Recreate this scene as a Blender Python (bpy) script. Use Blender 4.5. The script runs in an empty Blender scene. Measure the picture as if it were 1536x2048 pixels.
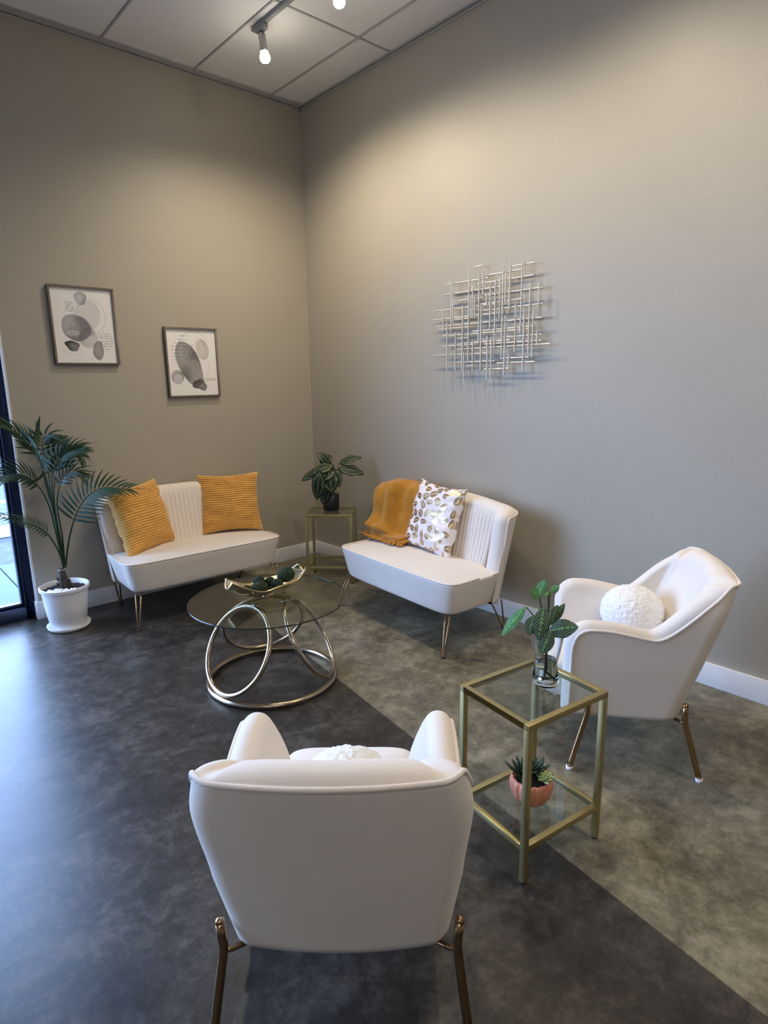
import bpy, bmesh, math, random
import numpy as np
from mathutils import Matrix, Vector

# ------------------------------------------------------------------ camera
F_PX = 1228.82
ROT = Matrix(((0.7484822, 0.1503272, -0.6458917),
              (-0.6629841, 0.1475289, -0.7339532),
              (-0.0150454, 0.9775669, 0.2100873)))
CAM = Vector((-3.14227, -4.50722, 1.55))
scn = bpy.context.scene
COL = scn.collection
cd = bpy.data.cameras.new('camera')
cam = bpy.data.objects.new('camera', cd); COL.objects.link(cam)
cam.matrix_world = Matrix.Translation(CAM) @ ROT.to_4x4()
cd.sensor_fit = 'VERTICAL'; cd.sensor_height = 36.0; cd.lens = F_PX / 2048 * 36.0
cd.clip_start = 0.05; cd.clip_end = 200
scn.camera = cam
scn.view_settings.view_transform = 'Standard'; scn.view_settings.look = 'None'
scn.view_settings.gamma = 1.0; scn.view_settings.exposure = 0.0
scn.view_settings.use_curve_mapping = False
scn.cycles.max_bounces = 10; scn.cycles.diffuse_bounces = 5; scn.cycles.glossy_bounces = 5
scn.cycles.transmission_bounces = 10; scn.cycles.transparent_max_bounces = 16
scn.cycles.sample_clamp_indirect = 4.0
scn.cycles.use_denoising = True

# measurement helpers: where a ray of the survey photograph meets a real surface
def ray(px, py):
    return ROT @ Vector((px - 768, -(py - 1024), -F_PX))
def onz(px, py, z):
    r = ray(px, py); return CAM + r * ((z - CAM.z) / r.z)
def ony(px, py, y):
    r = ray(px, py); return CAM + r * ((y - CAM.y) / r.y)
def onx(px, py, x):
    r = ray(px, py); return CAM + r * ((x - CAM.x) / r.x)

# ------------------------------------------------------------------ world: daylight
w = bpy.data.worlds.new('daylight'); scn.world = w; w.use_nodes = True
nt = w.node_tree; nt.nodes.clear()
bg = nt.nodes.new('ShaderNodeBackground'); ow = nt.nodes.new('ShaderNodeOutputWorld')
tc = nt.nodes.new('ShaderNodeTexCoord'); sx = nt.nodes.new('ShaderNodeSeparateXYZ')
rp = nt.nodes.new('ShaderNodeValToRGB')
rp.color_ramp.elements[0].position = 0.0; rp.color_ramp.elements[0].color = (0.47, 0.66, 1.0, 1)
rp.color_ramp.elements[1].position = 0.6; rp.color_ramp.elements[1].color = (0.38, 0.58, 1.0, 1)
nt.links.new(tc.outputs['Generated'], sx.inputs[0]); nt.links.new(sx.outputs['Z'], rp.inputs[0])
nt.links.new(rp.outputs[0], bg.inputs[0]); nt.links.new(bg.outputs[0], ow.inputs[0])
WORLD_STRENGTH = 19.5
bg.inputs[1].default_value = WORLD_STRENGTH
SPOT_W = 82.0
FILL_STRENGTH = 32.0

def portal(loc, size, rot):
    l = bpy.data.lights.new('window_portal', 'AREA'); l.shape = 'RECTANGLE'
    l.size, l.size_y = size; l.cycles.is_portal = True
    o = bpy.data.objects.new('window_portal', l); COL.objects.link(o)
    o.location = loc; o.rotation_euler = rot
portal((-4.75, 0.2, 1.55), (4.9, 3.0), (math.radians(-90), 0, 0))

# ------------------------------------------------------------------ materials
def newmat(name):
    m = bpy.data.materials.new(name); m.use_nodes = True
    n = m.node_tree.nodes; b = n['Principled BSDF']
    return m, m.node_tree, b
def add_bump(nt, b, scale, strength, dist=0.002, detail=3, coord='Object', stretch=None):
    tc = nt.nodes.new('ShaderNodeTexCoord'); ns = nt.nodes.new('ShaderNodeTexNoise')
    ns.inputs['Scale'].default_value = scale; ns.inputs['Detail'].default_value = detail
    bp = nt.nodes.new('ShaderNodeBump'); bp.inputs['Strength'].default_value = strength
    bp.inputs['Distance'].default_value = dist
    src = tc.outputs[coord]
    if stretch:
        mp = nt.nodes.new('ShaderNodeMapping'); mp.inputs['Scale'].default_value = stretch
        nt.links.new(src, mp.inputs[0]); src = mp.outputs[0]
    nt.links.new(src, ns.inputs['Vector'])
    nt.links.new(ns.outputs['Fac'], bp.inputs['Height']); nt.links.new(bp.outputs[0], b.inputs['Normal'])
    return ns
def pmat(name, col, rough=0.5, metal=0.0, bump=None, var=0.0, varscale=8, sheen=0, spec=0.5, coat=0):
    m, nt, b = newmat(name)
    b.inputs['Base Color'].default_value = (*col, 1)
    b.inputs['Roughness'].default_value = rough; b.inputs['Metallic'].default_value = metal
    b.inputs['Specular IOR Level'].default_value = spec
    if sheen:
        b.inputs['Sheen Weight'].default_value = sheen; b.inputs['Sheen Roughness'].default_value = 0.4
    if coat: b.inputs['Coat Weight'].default_value = coat
    if bump: add_bump(nt, b, *bump)
    tc = nt.nodes.new('ShaderNodeTexCoord'); ns = nt.nodes.new('ShaderNodeTexNoise')
    ns.inputs['Scale'].default_value = varscale; ns.inputs['Detail'].default_value = 5
    r = nt.nodes.new('ShaderNodeValToRGB')
    v = max(var, 0.02)
    r.color_ramp.elements[0].position = 0.3; r.color_ramp.elements[1].position = 0.7
    r.color_ramp.elements[0].color = tuple(c * (1 - v) for c in col) + (1,)
    r.color_ramp.elements[1].color = tuple(min(1, c * (1 + v)) for c in col) + (1,)
    nt.links.new(tc.outputs['Object'], ns.inputs['Vector']); nt.links.new(ns.outputs['Fac'], r.inputs[0])
    nt.links.new(r.outputs[0], b.inputs['Base Color'])
    return m
def emat(name, col, strength):
    m, nt, b = newmat(name)
    b.inputs['Base Color'].default_value = (*col, 1)
    b.inputs['Emission Color'].default_value = (*col, 1); b.inputs['Emission Strength'].default_value = strength
    return m
def pane_mat(name, tint, rough=0.0, f0=0.04):
    m = bpy.data.materials.new(name); m.use_nodes = True; nt = m.node_tree; nt.nodes.clear(); N = nt.nodes.new
    o = N('ShaderNodeOutputMaterial'); t = N('ShaderNodeBsdfTransparent')
    g = N('ShaderNodeBsdfGlossy'); x = N('ShaderNodeMixShader'); f = N('ShaderNodeLayerWeight'); p = N('ShaderNodeMath'); q = N('ShaderNodeMath')
    f.inputs['Blend'].default_value = 0.5; p.operation = 'POWER'; p.inputs[1].default_value = 5
    q.operation = 'MULTIPLY_ADD'; q.inputs[1].default_value = 0.9; q.inputs[2].default_value = f0
    t.inputs[0].default_value = (*tint, 1); g.inputs['Roughness'].default_value = rough; g.inputs[0].default_value = (1, 1, 1, 1)
    nt.links.new(f.outputs['Facing'], p.inputs[0]); nt.links.new(p.outputs[0], q.inputs[0]); nt.links.new(q.outputs[0], x.inputs[0])
    nt.links.new(t.outputs[0], x.inputs[1]); nt.links.new(g.outputs[0], x.inputs[2])
    nt.links.new(x.outputs[0], o.inputs[0])
    return m
def vcol_mat(name, rough=0.5, spec=0.5, foil=False, sheen=0, bump=None):
    m, nt, b = newmat(name)
    a = nt.nodes.new('ShaderNodeAttribute'); a.attribute_name = 'col'
    nt.links.new(a.outputs['Color'], b.inputs['Base Color'])
    b.inputs['Roughness'].default_value = rough; b.inputs['Specular IOR Level'].default_value = spec
    if sheen: b.inputs['Sheen Weight'].default_value = sheen
    if bump: add_bump(nt, b, *bump)
    if foil:
        nt.links.new(a.outputs['Alpha'], b.inputs['Metallic'])
        mr = nt.nodes.new('ShaderNodeMapRange'); mr.inputs['To Min'].default_value = 0.75; mr.inputs['To Max'].default_value = 0.33
        nt.links.new(a.outputs['Alpha'], mr.inputs[0]); nt.links.new(mr.outputs[0], b.inputs['Roughness'])
    return m

M = {}
M['wall'] = pmat('taupe_wall_paint', (0.37, 0.335, 0.275), 0.5, bump=(130, 0.22, 0.002, 2), var=0.015, varscale=2)
M['ceiling'] = pmat('ceiling_tile', (0.80, 0.78, 0.76), 0.9, bump=(180, 0.3, 0.002), var=0.03, varscale=60)
M['trim'] = pmat('white_trim_paint', (0.74, 0.74, 0.76), 0.35, var=0.01)
M['fabric'] = pmat('ivory_upholstery', (0.72, 0.65, 0.585), 0.85, bump=(900, 0.25, 0.001), sheen=0.25, var=0.02)
M['fabric2'] = pmat('ivory_piping', (0.74, 0.67, 0.61), 0.8, bump=(900, 0.2, 0.001), sheen=0.2, var=0.02)
M['brass'] = pmat('polished_brass', (0.40, 0.25, 0.13), 0.16, 1.0, var=0.03)
M['gold'] = pmat('satin_gold_paint', (0.40, 0.33, 0.15), 0.34, 0.75, var=0.04)
M['champagne'] = pmat('brushed_champagne_metal', (0.46, 0.36, 0.26), 0.22, 1.0, var=0.05)
M['bronze'] = pmat('dark_bronze_metal', (0.22, 0.15, 0.09), 0.25, 1.0, var=0.05)
M['chrome'] = pmat('chrome', (0.8, 0.8, 0.82), 0.08, 1.0)
M['silver'] = pmat('brushed_silver_rods', (0.66, 0.60, 0.50), 0.38, 0.55, var=0.06)
M['black'] = pmat('black_plastic', (0.012, 0.012, 0.013), 0.4)
M['frame_black'] = pmat('dark_anodised_frame', (0.02, 0.03, 0.06), 0.35, 0.3)
M['foot_white'] = pmat('clear_foot_cap', (0.8, 0.8, 0.8), 0.2)
M['mustard'] = pmat('mustard_plush', (0.68, 0.37, 0.080), 0.75, sheen=0.4, var=0.10, varscale=26, bump=(30, 0.5, 0.004, 3, 'Object', (1.2, 3, 1)))
M['mustard2'] = pmat('mustard_throw', (0.42, 0.18, 0.013), 0.95, sheen=0.3, var=0.12, varscale=18, bump=(220, 0.6, 0.004))
M['boucle'] = pmat('white_boucle', (0.82, 0.80, 0.76), 0.95, bump=(120, 0.9, 0.006), sheen=0.4, var=0.04, varscale=60)
M['glass'] = pane_mat('clear_table_glass', (0.86, 0.89, 0.86))
M['tglass'] = pane_mat('smoked_round_glass', (0.80, 0.82, 0.79))
M['edge'] = pmat('polished_glass_edge', (0.025, 0.035, 0.030), 0.12)
M['wglass'] = pane_mat('window_glass', (0.95, 0.97, 1.0))
M['vglass'] = None
M['pot_white'] = pmat('white_glazed_pot', (0.78, 0.78, 0.79), 0.35, var=0.01)
M['soil'] = pmat('dark_soil', (0.018, 0.013, 0.01), 0.95, bump=(90, 1, 0.01), var=0.5, varscale=60)
M['pebble'] = pmat('white_pebble', (0.75, 0.71, 0.68), 0.5, var=0.1, varscale=20)
M['palm'] = pmat('palm_green', (0.020, 0.048, 0.024), 0.6, var=0.25, varscale=12, spec=0.25)
M['palmstem'] = pmat('palm_stem', (0.045, 0.085, 0.05), 0.5, var=0.2)
M['trunk'] = pmat('palm_trunk_fibre', (0.05, 0.038, 0.028), 0.9, bump=(90, 0.9, 0.01), var=0.4, varscale=30)
M['moss'] = pmat('green_moss', (0.012, 0.030, 0.010), 0.95, bump=(130, 1.0, 0.012), var=0.6, varscale=45)
M['bowl'] = pmat('antique_gold_bowl', (0.78, 0.62, 0.36), 0.22, 1.0, bump=(25, 0.3, 0.004), var=0.1, varscale=10)
M['terra'] = pmat('terracotta_pink', (0.62, 0.24, 0.14), 0.5, var=0.06)
M['succ'] = pmat('succulent_green', (0.022, 0.045, 0.018), 0.4, var=0.2, varscale=30)
M['succ2'] = pmat('pale_rosette', (0.36, 0.44, 0.20), 0.45, var=0.15, varscale=30)
M['leafv'] = vcol_mat('patterned_leaf', 0.5, 0.3)
M['stem'] = pmat('leaf_stem', (0.05, 0.08, 0.03), 0.5)
M['root'] = pmat('dark_root', (0.01, 0.008, 0.006), 0.6)
M['print'] = vcol_mat('watercolour_print', 0.9, 0.1)
M['pframe'] = pmat('greybrown_wood_frame', (0.15, 0.12, 0.10), 0.5, var=0.15, varscale=30)
M['foilfab'] = vcol_mat('leaf_foil_fabric', 0.7, foil=True, sheen=0.1, bump=(200, 0.2, 0.001))
M['bulb'] = emat('lit_bulb', (1.0, 0.93, 0.80), 60.0)
M['nickel'] = pmat('brushed_nickel', (0.5, 0.5, 0.52), 0.3, 1.0)
M['track'] = pmat('grey_track_metal', (0.32, 0.33, 0.35), 0.4, 0.5)
M['concrete'] = pmat('sidewalk_concrete', (0.062, 0.080, 0.088), 0.85, var=0.08, varscale=3)
M['asphalt'] = pmat('asphalt', (0.045, 0.048, 0.055), 0.9, var=0.3, varscale=6)
M['stripe'] = pmat('white_kerb_paint', (0.8, 0.8, 0.8), 0.7)
M['carpaint'] = pmat('pale_car_paint', (0.62, 0.66, 0.72), 0.2, coat=0.5)
M['carglass'] = pmat('dark_car_glass', (0.03, 0.04, 0.06), 0.05)
M['rubber'] = pmat('black_rubber', (0.02, 0.02, 0.02), 0.8)
M['plaster'] = pmat('pale_facade', (0.3, 0.3, 0.3), 0.9, var=0.05)
M['panel'] = emat('added_fill_glow', (1.0, 0.90, 0.76), FILL_STRENGTH)  # glow of the unseen panels added as fill

# floor: two sheets of mottled vinyl meeting at one seam
def floor_mat():
    m, nt, b = newmat('mottled_vinyl_floor')
    L = nt.links; N = nt.nodes.new
    tc = N('ShaderNodeTexCoord')
    def noise(scale, detail, rough=0.6, dist=0.0, vec=None):
        n = N('ShaderNodeTexNoise'); n.inputs['Scale'].default_value = scale; n.inputs['Detail'].default_value = detail
        n.inputs['Roughness'].default_value = rough; n.inputs['Distortion'].default_value = dist
        L.new(vec or tc.outputs['Object'], n.inputs['Vector']); return n
    n1 = noise(3.6, 10, 0.66, 0.5); n2 = noise(17, 8, 0.72, 0.3); n3 = noise(60, 4)
    a = N('ShaderNodeMath'); a.operation = 'MULTIPLY_ADD'; a.inputs[1].default_value = 0.5
    L.new(n1.outputs['Fac'], a.inputs[0])
    a2 = N('ShaderNodeMath'); a2.operation = 'MULTIPLY'; a2.inputs[1].default_value = 0.38; L.new(n2.outputs['Fac'], a2.inputs[0])
    L.new(a2.outputs[0], a.inputs[2])
    a3 = N('ShaderNodeMath'); a3.operation = 'MULTIPLY_ADD'; a3.inputs[1].default_value = 0.12; L.new(n3.outputs['Fac'], a3.inputs[0]); L.new(a.outputs[0], a3.inputs[2])
    def ramp(c0, c1, c2):
        r = N('ShaderNodeValToRGB'); e = r.color_ramp.elements
        e[0].position = 0.40; e[0].color = (*c0, 1); e[1].position = 0.61; e[1].color = (*c2, 1)
        k = e.new(0.50); k.color = (*c1, 1); L.new(a3.outputs[0], r.inputs[0]); return r
    dark = ramp((0.016, 0.0135, 0.011), (0.036, 0.031, 0.026), (0.085, 0.074, 0.060))
    lite = ramp((0.075, 0.065, 0.043), (0.160, 0.140, 0.095), (0.29, 0.26, 0.18))
    # signed distance to the seam line
    P0 = (-1.347, -2.059); P1 = (-1.643, -4.207)
    d = np.array([P1[0] - P0[0], P1[1] - P0[1]]); d /= np.linalg.norm(d)
    n = (-d[1], d[0])   # points to +x side
    if n[0] < 0: n = (-n[0], -n[1])
    s = N('ShaderNodeVectorMath'); s.operation = 'DOT_PRODUCT'; s.inputs[1].default_value = (n[0], n[1], 0); L.new(tc.outputs['Object'], s.inputs[0])
    off = P0[0] * n[0] + P0[1] * n[1]
    g = N('ShaderNodeMapRange'); g.inputs['From Min'].default_value = off - 0.002; g.inputs['From Max'].default_value = off + 0.002
    L.new(s.outputs['Value'], g.inputs[0])
    x = N('ShaderNodeMixRGB'); L.new(g.outputs[0], x.inputs[0]); L.new(dark.outputs[0], x.inputs[1]); L.new(lite.outputs[0], x.inputs[2])
    L.new(x.outputs[0], b.inputs['Base Color'])
    rr = N('ShaderNodeMapRange'); rr.inputs['To Min'].default_value = 0.26; rr.inputs['To Max'].default_value = 0.42; b.inputs['Specular IOR Level'].default_value = 0.32
    L.new(n2.outputs['Fac'], rr.inputs[0]); L.new(rr.outputs[0], b.inputs['Roughness'])
    bp = N('ShaderNodeBump'); bp.inputs['Strength'].default_value = 0.15; bp.inputs['Distance'].default_value = 0.002
    L.new(n2.outputs['Fac'], bp.inputs['Height']); L.new(bp.outputs[0], b.inputs['Normal'])
    return m
M['floor'] = floor_mat()

def liquid_glass(name, tint, ior):
    m = bpy.data.materials.new(name); m.use_nodes = True; nt = m.node_tree; nt.nodes.clear()
    o = nt.nodes.new('ShaderNodeOutputMaterial'); g = nt.nodes.new('ShaderNodeBsdfGlass')
    g.inputs['IOR'].default_value = ior; g.inputs[0].default_value = (*tint, 1); g.inputs['Roughness'].default_value = 0.0
    nt.links.new(g.outputs[0], o.inputs[0]); return m
M['vglass'] = liquid_glass('clear_vase_glass', (0.97, 0.99, 1.0), 1.42)

# ------------------------------------------------------------------ mesh helpers
class MB:
    def __init__(s): s.v = []; s.f = []; s.mi = []
    def add(s, vs, fs, mi=0):
        k = len(s.v); s.v += [tuple(p) for p in vs]; s.f += [tuple(i + k for i in q) for q in fs]; s.mi += [mi] * len(fs); return s
    def box(s, x0, x1, y0, y1, z0, z1, mi=0, M4=None):
        vs = [(x, y, z) for z in (z0, z1) for y in (y0, y1) for x in (x0, x1)]
        if M4: vs = [tuple(M4 @ Vector(p)) for p in vs]
        return s.add(vs, [(0, 2, 3, 1), (4, 5, 7, 6), (0, 1, 5, 4), (2, 6, 7, 3), (0, 4, 6, 2), (1, 3, 7, 5)], mi)
    def tube(s, pts, r, n=10, closed=False, mi=0, caps=True):
        P = [Vector(p) for p in pts]; m = len(P)
        rs = r if isinstance(r, (list, tuple)) else [r] * m
        T = []
        for i in range(m):
            a = P[(i - 1) % m] if (closed or i > 0) else P[i]; b = P[(i + 1) % m] if (closed or i < m - 1) else P[i]
            T.append((b - a).normalized())
        up = Vector((0, 0, 1)) if abs(T[0].z) < 0.9 else Vector((1, 0, 0))
        N = (up - T[0] * up.dot(T[0])).normalized(); vs = []; fs = []
        for i in range(m):
            N = (N - T[i] * N.dot(T[i])).normalized(); B = T[i].cross(N)
            for k in range(n):
                a = 2 * math.pi * k / n
                vs.append(tuple(P[i] + (N * math.cos(a) + B * math.sin(a)) * rs[i]))
        for i in range(m if closed else m - 1):
            j = (i + 1) % m
            for k in range(n):
                l = (k + 1) % n; fs.append((i * n + k, i * n + l, j * n + l, j * n + k))
        if not closed and caps:
            fs.append(tuple(range(n - 1, -1, -1))); fs.append(tuple((m - 1) * n + k for k in range(n)))
        return s.add(vs, fs, mi)
    def lathe(s, prof, n=40, c=(0, 0, 0), mi=0, rib=None):
        vs = []; fs = []; m = len(prof)
        for (r, z) in prof:
            for k in range(n):
                a = 2 * math.pi * k / n; q = r * (rib(a, z) if rib else 1)
                vs.append((c[0] + q * math.cos(a), c[1] + q * math.sin(a), c[2] + z))
        for i in range(m - 1):
            for k in range(n):
                l = (k + 1) % n; fs.append((i * n + k, i * n + l, (i + 1) * n + l, (i + 1) * n + k))
        return s.add(vs, fs, mi)
    def grid(s, nu, nv, fn, mi=0, wrapu=False, flip=False):
        vs = [tuple(fn(i / (nu - (0 if wrapu else 1)), j / (nv - 1))) for j in range(nv) for i in range(nu)]
        fs = []
        for j in range(nv - 1):
            for i in range(nu if wrapu else nu - 1):
                k = (i + 1) % nu; q = (j * nu + i, j * nu + k, (j + 1) * nu + k, (j + 1) * nu + i)
                fs.append(q[::-1] if flip else q)
        return s.add(vs, fs, mi)
    def ball(s, c, r, nu=16, nv=10, sq=(1, 1, 1), mi=0):
        return s.grid(nu, nv, lambda u, v: (c[0] + r * sq[0] * math.sin(math.pi * v) * math.cos(2 * math.pi * u),
                                            c[1] + r * sq[1] * math.sin(math.pi * v) * math.sin(2 * math.pi * u),
                                            c[2] - r * sq[2] * math.cos(math.pi * v)), wrapu=True, mi=mi)
    def build(s, name, mats, parent=None, smooth=True, bevel=0, seg=3, weld=True, subsurf=0, solid=0, angle=None):
        me = bpy.data.meshes.new(name); me.from_pydata(s.v, [], s.f)
        mats = mats if isinstance(mats, (list, tuple)) else [mats]
        for m in mats: me.materials.append(m)
        me.polygons.foreach_set('material_index', s.mi)
        if weld or bevel:
            bm = bmesh.new(); bm.from_mesh(me)
            if weld: bmesh.ops.remove_doubles(bm, verts=bm.verts, dist=1e-6)
            bmesh.ops.recalc_face_normals(bm, faces=bm.faces)
            if bevel:
                es = [e for e in bm.edges if len(e.link_faces) == 2 and e.calc_face_angle(0) > 0.6]
                bmesh.ops.bevel(bm, geom=es, offset=bevel, segments=seg, affect='EDGES', profile=0.5, clamp_overlap=True)
            bm.to_mesh(me); bm.free()
        me.polygons.foreach_set('use_smooth', [smooth] * len(me.polygons))
        if smooth and (bevel or angle): me.set_sharp_from_angle(angle=angle or 0.7)
        o = bpy.data.objects.new(name, me); COL.objects.link(o)
        if parent: o.parent = parent
        if solid:
            q = o.modifiers.new('solid', 'SOLIDIFY'); q.thickness = solid; q.offset = 0
        if subsurf:
            q = o.modifiers.new('sub', 'SUBSURF'); q.levels = subsurf; q.render_levels = subsurf
        return o
def tag(o, label, cat, group=None, kind=None):
    if label: o['label'] = label
    if cat: o['category'] = cat
    if group: o['group'] = group
    if kind: o['kind'] = kind
    return o
def thing(name, label, cat, loc=(0, 0, 0), rz=0.0, group=None):
    o = bpy.data.objects.new(name, None); COL.objects.link(o); o.empty_display_size = 0.05
    o.location = loc; o.rotation_euler = (0, 0, rz); return tag(o, label, cat, group)
def struct(name, mb, mat, parent=None, **k):
    o = mb.build(name, mat, parent, **k); o['kind'] = 'structure'; return o
def face_rz(f): return math.atan2(-f[0], f[1])
def copy_tree(o, parent=None):
    c = o.copy(); COL.objects.link(c); c.parent = parent
    for ch in list(o.children): copy_tree(ch, c)
    return c
def hnoise(*a):
    v = math.sin(a[0] * 12.9898 + (a[1] if len(a) > 1 else 0) * 78.233 + (a[2] if len(a) > 2 else 0) * 37.719) * 43758.5453
    return v - math.floor(v)

# ------------------------------------------------------------------ room shell
CH = 3.663; XW = -7.2; YB = -9.0
struct('floor', MB().box(XW, 0.15, YB, 0.11, -0.1, 0), M['floor'], smooth=False)
struct('wall_right', MB().box(0, 0.15, YB, 0.15, 0, CH), M['wall'], smooth=False)
struct('wall_left', MB().box(-2.3, 0, 0, 0.15, 0, CH), M['wall'], smooth=False)
struct('wall_back', MB().box(XW, 0.15, YB - 0.15, YB, 0, CH), M['wall'], smooth=False)
struct('wall_far_left', MB().box(XW - 0.15, XW, YB, 0.15, 0, CH), M['wall'], smooth=False)
struct('wall_header', MB().box(XW, -2.3, 0.0, 0.15, 3.05, CH), M['wall'], smooth=False)
# suspended ceiling: tiles laid in a grid of bars
cb = MB(); cb.box(XW, 0.15, YB, 0.15, CH + 0.03, CH + 0.1)
xs = [0.0, -0.035] + [-0.31 - 0.615 * k for k in range(12)]
ys = [0.0, -0.085] + [-1.11 - 1.03 * k for k in range(9)]
for i in range(len(xs) - 1):
    for j in range(len(ys) - 1):
        g = 0.009
        if i == 0 or j == 0: continue
        cb.box(xs[i + 1] + g, xs[i] - g, ys[j + 1] + g, ys[j] - g, CH + 0.004, CH + 0.03)
struct('ceiling', cb, M['ceiling'], smooth=False)
tb = MB()
for x in xs[1:]: tb.box(x - 0.006, x + 0.006, YB, 0, CH - 0.001, CH + 0.012)
for y in ys[1:]: tb.box(XW, 0, y - 0.006, y + 0.006, CH - 0.0005, CH + 0.0115)
tb.box(-0.035, 0, YB, 0, CH, CH + 0.02); tb.box(XW, 0, -0.085, 0, CH, CH + 0.02)
tb.box(-0.022, 0, YB, 0, CH - 0.012, CH - 0.006); tb.box(XW, -0.0, -0.022, 0, CH - 0.012, CH - 0.006)
struct('trim_1', tb, pmat('grey_grid_bar', (0.42, 0.41, 0.40), 0.6), smooth=False)
# baseboards
def baseboard(name, x0, x1, y0, y1):
    struct(name, MB().box(x0, x1, y0, y1, 0, 0.122), M['trim'], bevel=0.003, seg=2)
baseboard('baseboard_right', -0.016, 0, YB, 0)
baseboard('baseboard_left', -2.3, -0.016, -0.016, 0)
baseboard('baseboard_end', -2.318, -2.3, -0.016, 0.11)
# corner bead / jamb at the wall end beside the window
struct('trim_2', MB().box(-2.312, -2.3, 0.0, 0.10, 0.122, 3.05), M['trim'], smooth=False)

# storefront window: frame bars and panes
wx = [-2.312, -3.55, -4.8, -6.05, -7.2]
for k in range(4):
    x1, x0 = wx[k], wx[k + 1]
    fr = MB(); t = 0.055; y0, y1 = 0.045, 0.155
    fr.box(x1 - t, x1, y0, y1, 0, 3.05); fr.box(x0, x0 + t * 0.5, y0, y1, 0, 3.05)
    fr.box(x0 + t * 0.5, x1 - t, y0, y1, 0, 0.085); fr.box(x0 + t * 0.5, x1 - t, y0, y1, 2.97, 3.05)
    # inner glazing beads
    fr.box(x1 - t - 0.018, x1 - t, 0.075, 0.125, 0.085, 2.97); fr.box(x0 + t * 0.5, x1 - t - 0.018, 0.075, 0.125, 0.085, 0.11)
    wo = struct('window_%d' % (k + 1), fr, M['frame_black'], bevel=0.003, seg=1)
    pn = MB().box(x0 + t * 0.5, x1 - t, 0.098, 0.104, 0.085, 2.97).build('pane', M['wglass'], wo, smooth=False)

# ------------------------------------------------------------------ outside
sw = MB(); sw.box(-30, -2.236, 0.155, 1.88, -0.2, -0.06); sw.box(-2.224, 12, 0.155, 1.88, -0.2, -0.06)
tag(sw.build('sidewalk', M['concrete'], smooth=False), None, None, kind='structure')
tag(MB().box(-40, 40, 1.88, 60, -0.24, -0.12).build('parking_lot', M['asphalt'], smooth=False), None, None, kind='structure')
tag(MB().box(-40, 40, 60, 62, -0.24, 9).build('distant_wall', M['plaster'], smooth=False), None, None, kind='structure')
def wheel_stop(x, y, label):
    mb = MB(); mb.box(x - 0.9, x + 0.9, y - 0.075, y + 0.075, -0.12, 0.0)
    tag(mb.build('wheel_stop', M['stripe'], bevel=0.025, seg=2), label, 'wheel stop')
wheel_stop(-1.95, 3.4, 'white concrete wheel stop nearest the sidewalk outside the window')
for (y0, y1, n) in ((4.55, 4.75, 1), (5.75, 6.0, 2)):
    tag(MB().box(-9, 3, y0, y1, -0.12, -0.116).build('parking_line', M['stripe'], smooth=False),
        'broad white line painted on the parking lot asphalt, %s the wheel stop' % ('just beyond' if n == 1 else 'well beyond'), 'parking line')
def car(x, y, rz, label):
    t = thing('parked_car', label, 'car', (x, y, -0.12), rz)
    prof = [(-2.2, 0.35), (-2.25, 0.75), (-1.9, 0.95), (-1.3, 1.02), (-0.75, 1.42), (0.55, 1.45), (1.35, 1.05), (2.1, 0.9), (2.25, 0.6), (2.2, 0.32)]
    mb = MB(); n = len(prof)
    for (sx_, k) in ((-0.86, 1), (0.86, 1)): mb.v += [(sx_ * (0.86 if z > 1.2 else 1), px, z) for px, z in prof]
    mb.f += [tuple(range(n)), tuple(range(2 * n - 1, n - 1, -1))] + [(i, (i + 1) % n, n + (i + 1) % n, n + i) for i in range(n)]
    mb.mi = [0] * len(mb.f)
    mb.build('car_body', M['carpaint'], t, bevel=0.06, seg=3)
    g = MB()
    for s_ in (-1, 1):
        g.add([(s_ * 0.872, -1.15, 1.03), (s_ * 0.872, 1.15, 1.05), (s_ * 0.76, 0.5, 1.38), (s_ * 0.76, -0.7, 1.36)], [(0, 1, 2, 3)])
    g.add([(-0.66, 1.42, 1.06), (0.66, 1.42, 1.06), (0.6, 0.72, 1.40), (-0.6, 0.72, 1.40)], [(0, 1, 2, 3)])
    g.add([(-0.66, -1.31, 1.06), (0.66, -1.31, 1.06), (0.6, -0.83, 1.40), (-0.6, -0.83, 1.40)], [(0, 1, 2, 3)])
    g.build('car_window', M['carglass'], t, smooth=False, solid=0.02)
    for s_ in (-1, 1):
        for yy in (-1.4, 1.4):
            wmb = MB(); wmb.lathe([(0.0, -0.1), (0.28, -0.1), (0.32, -0.07), (0.32, 0.07), (0.28, 0.1), (0.0, 0.1)], 24)
            o = wmb.build('wheel', M['rubber'], t); o.rotation_euler = (0, math.pi / 2, 0); o.location = (s_ * 0.80, yy, 0.32)
car(-0.6, 10.5, math.radians(75), 'pale parked car seen through the window glass across the lot')

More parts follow.
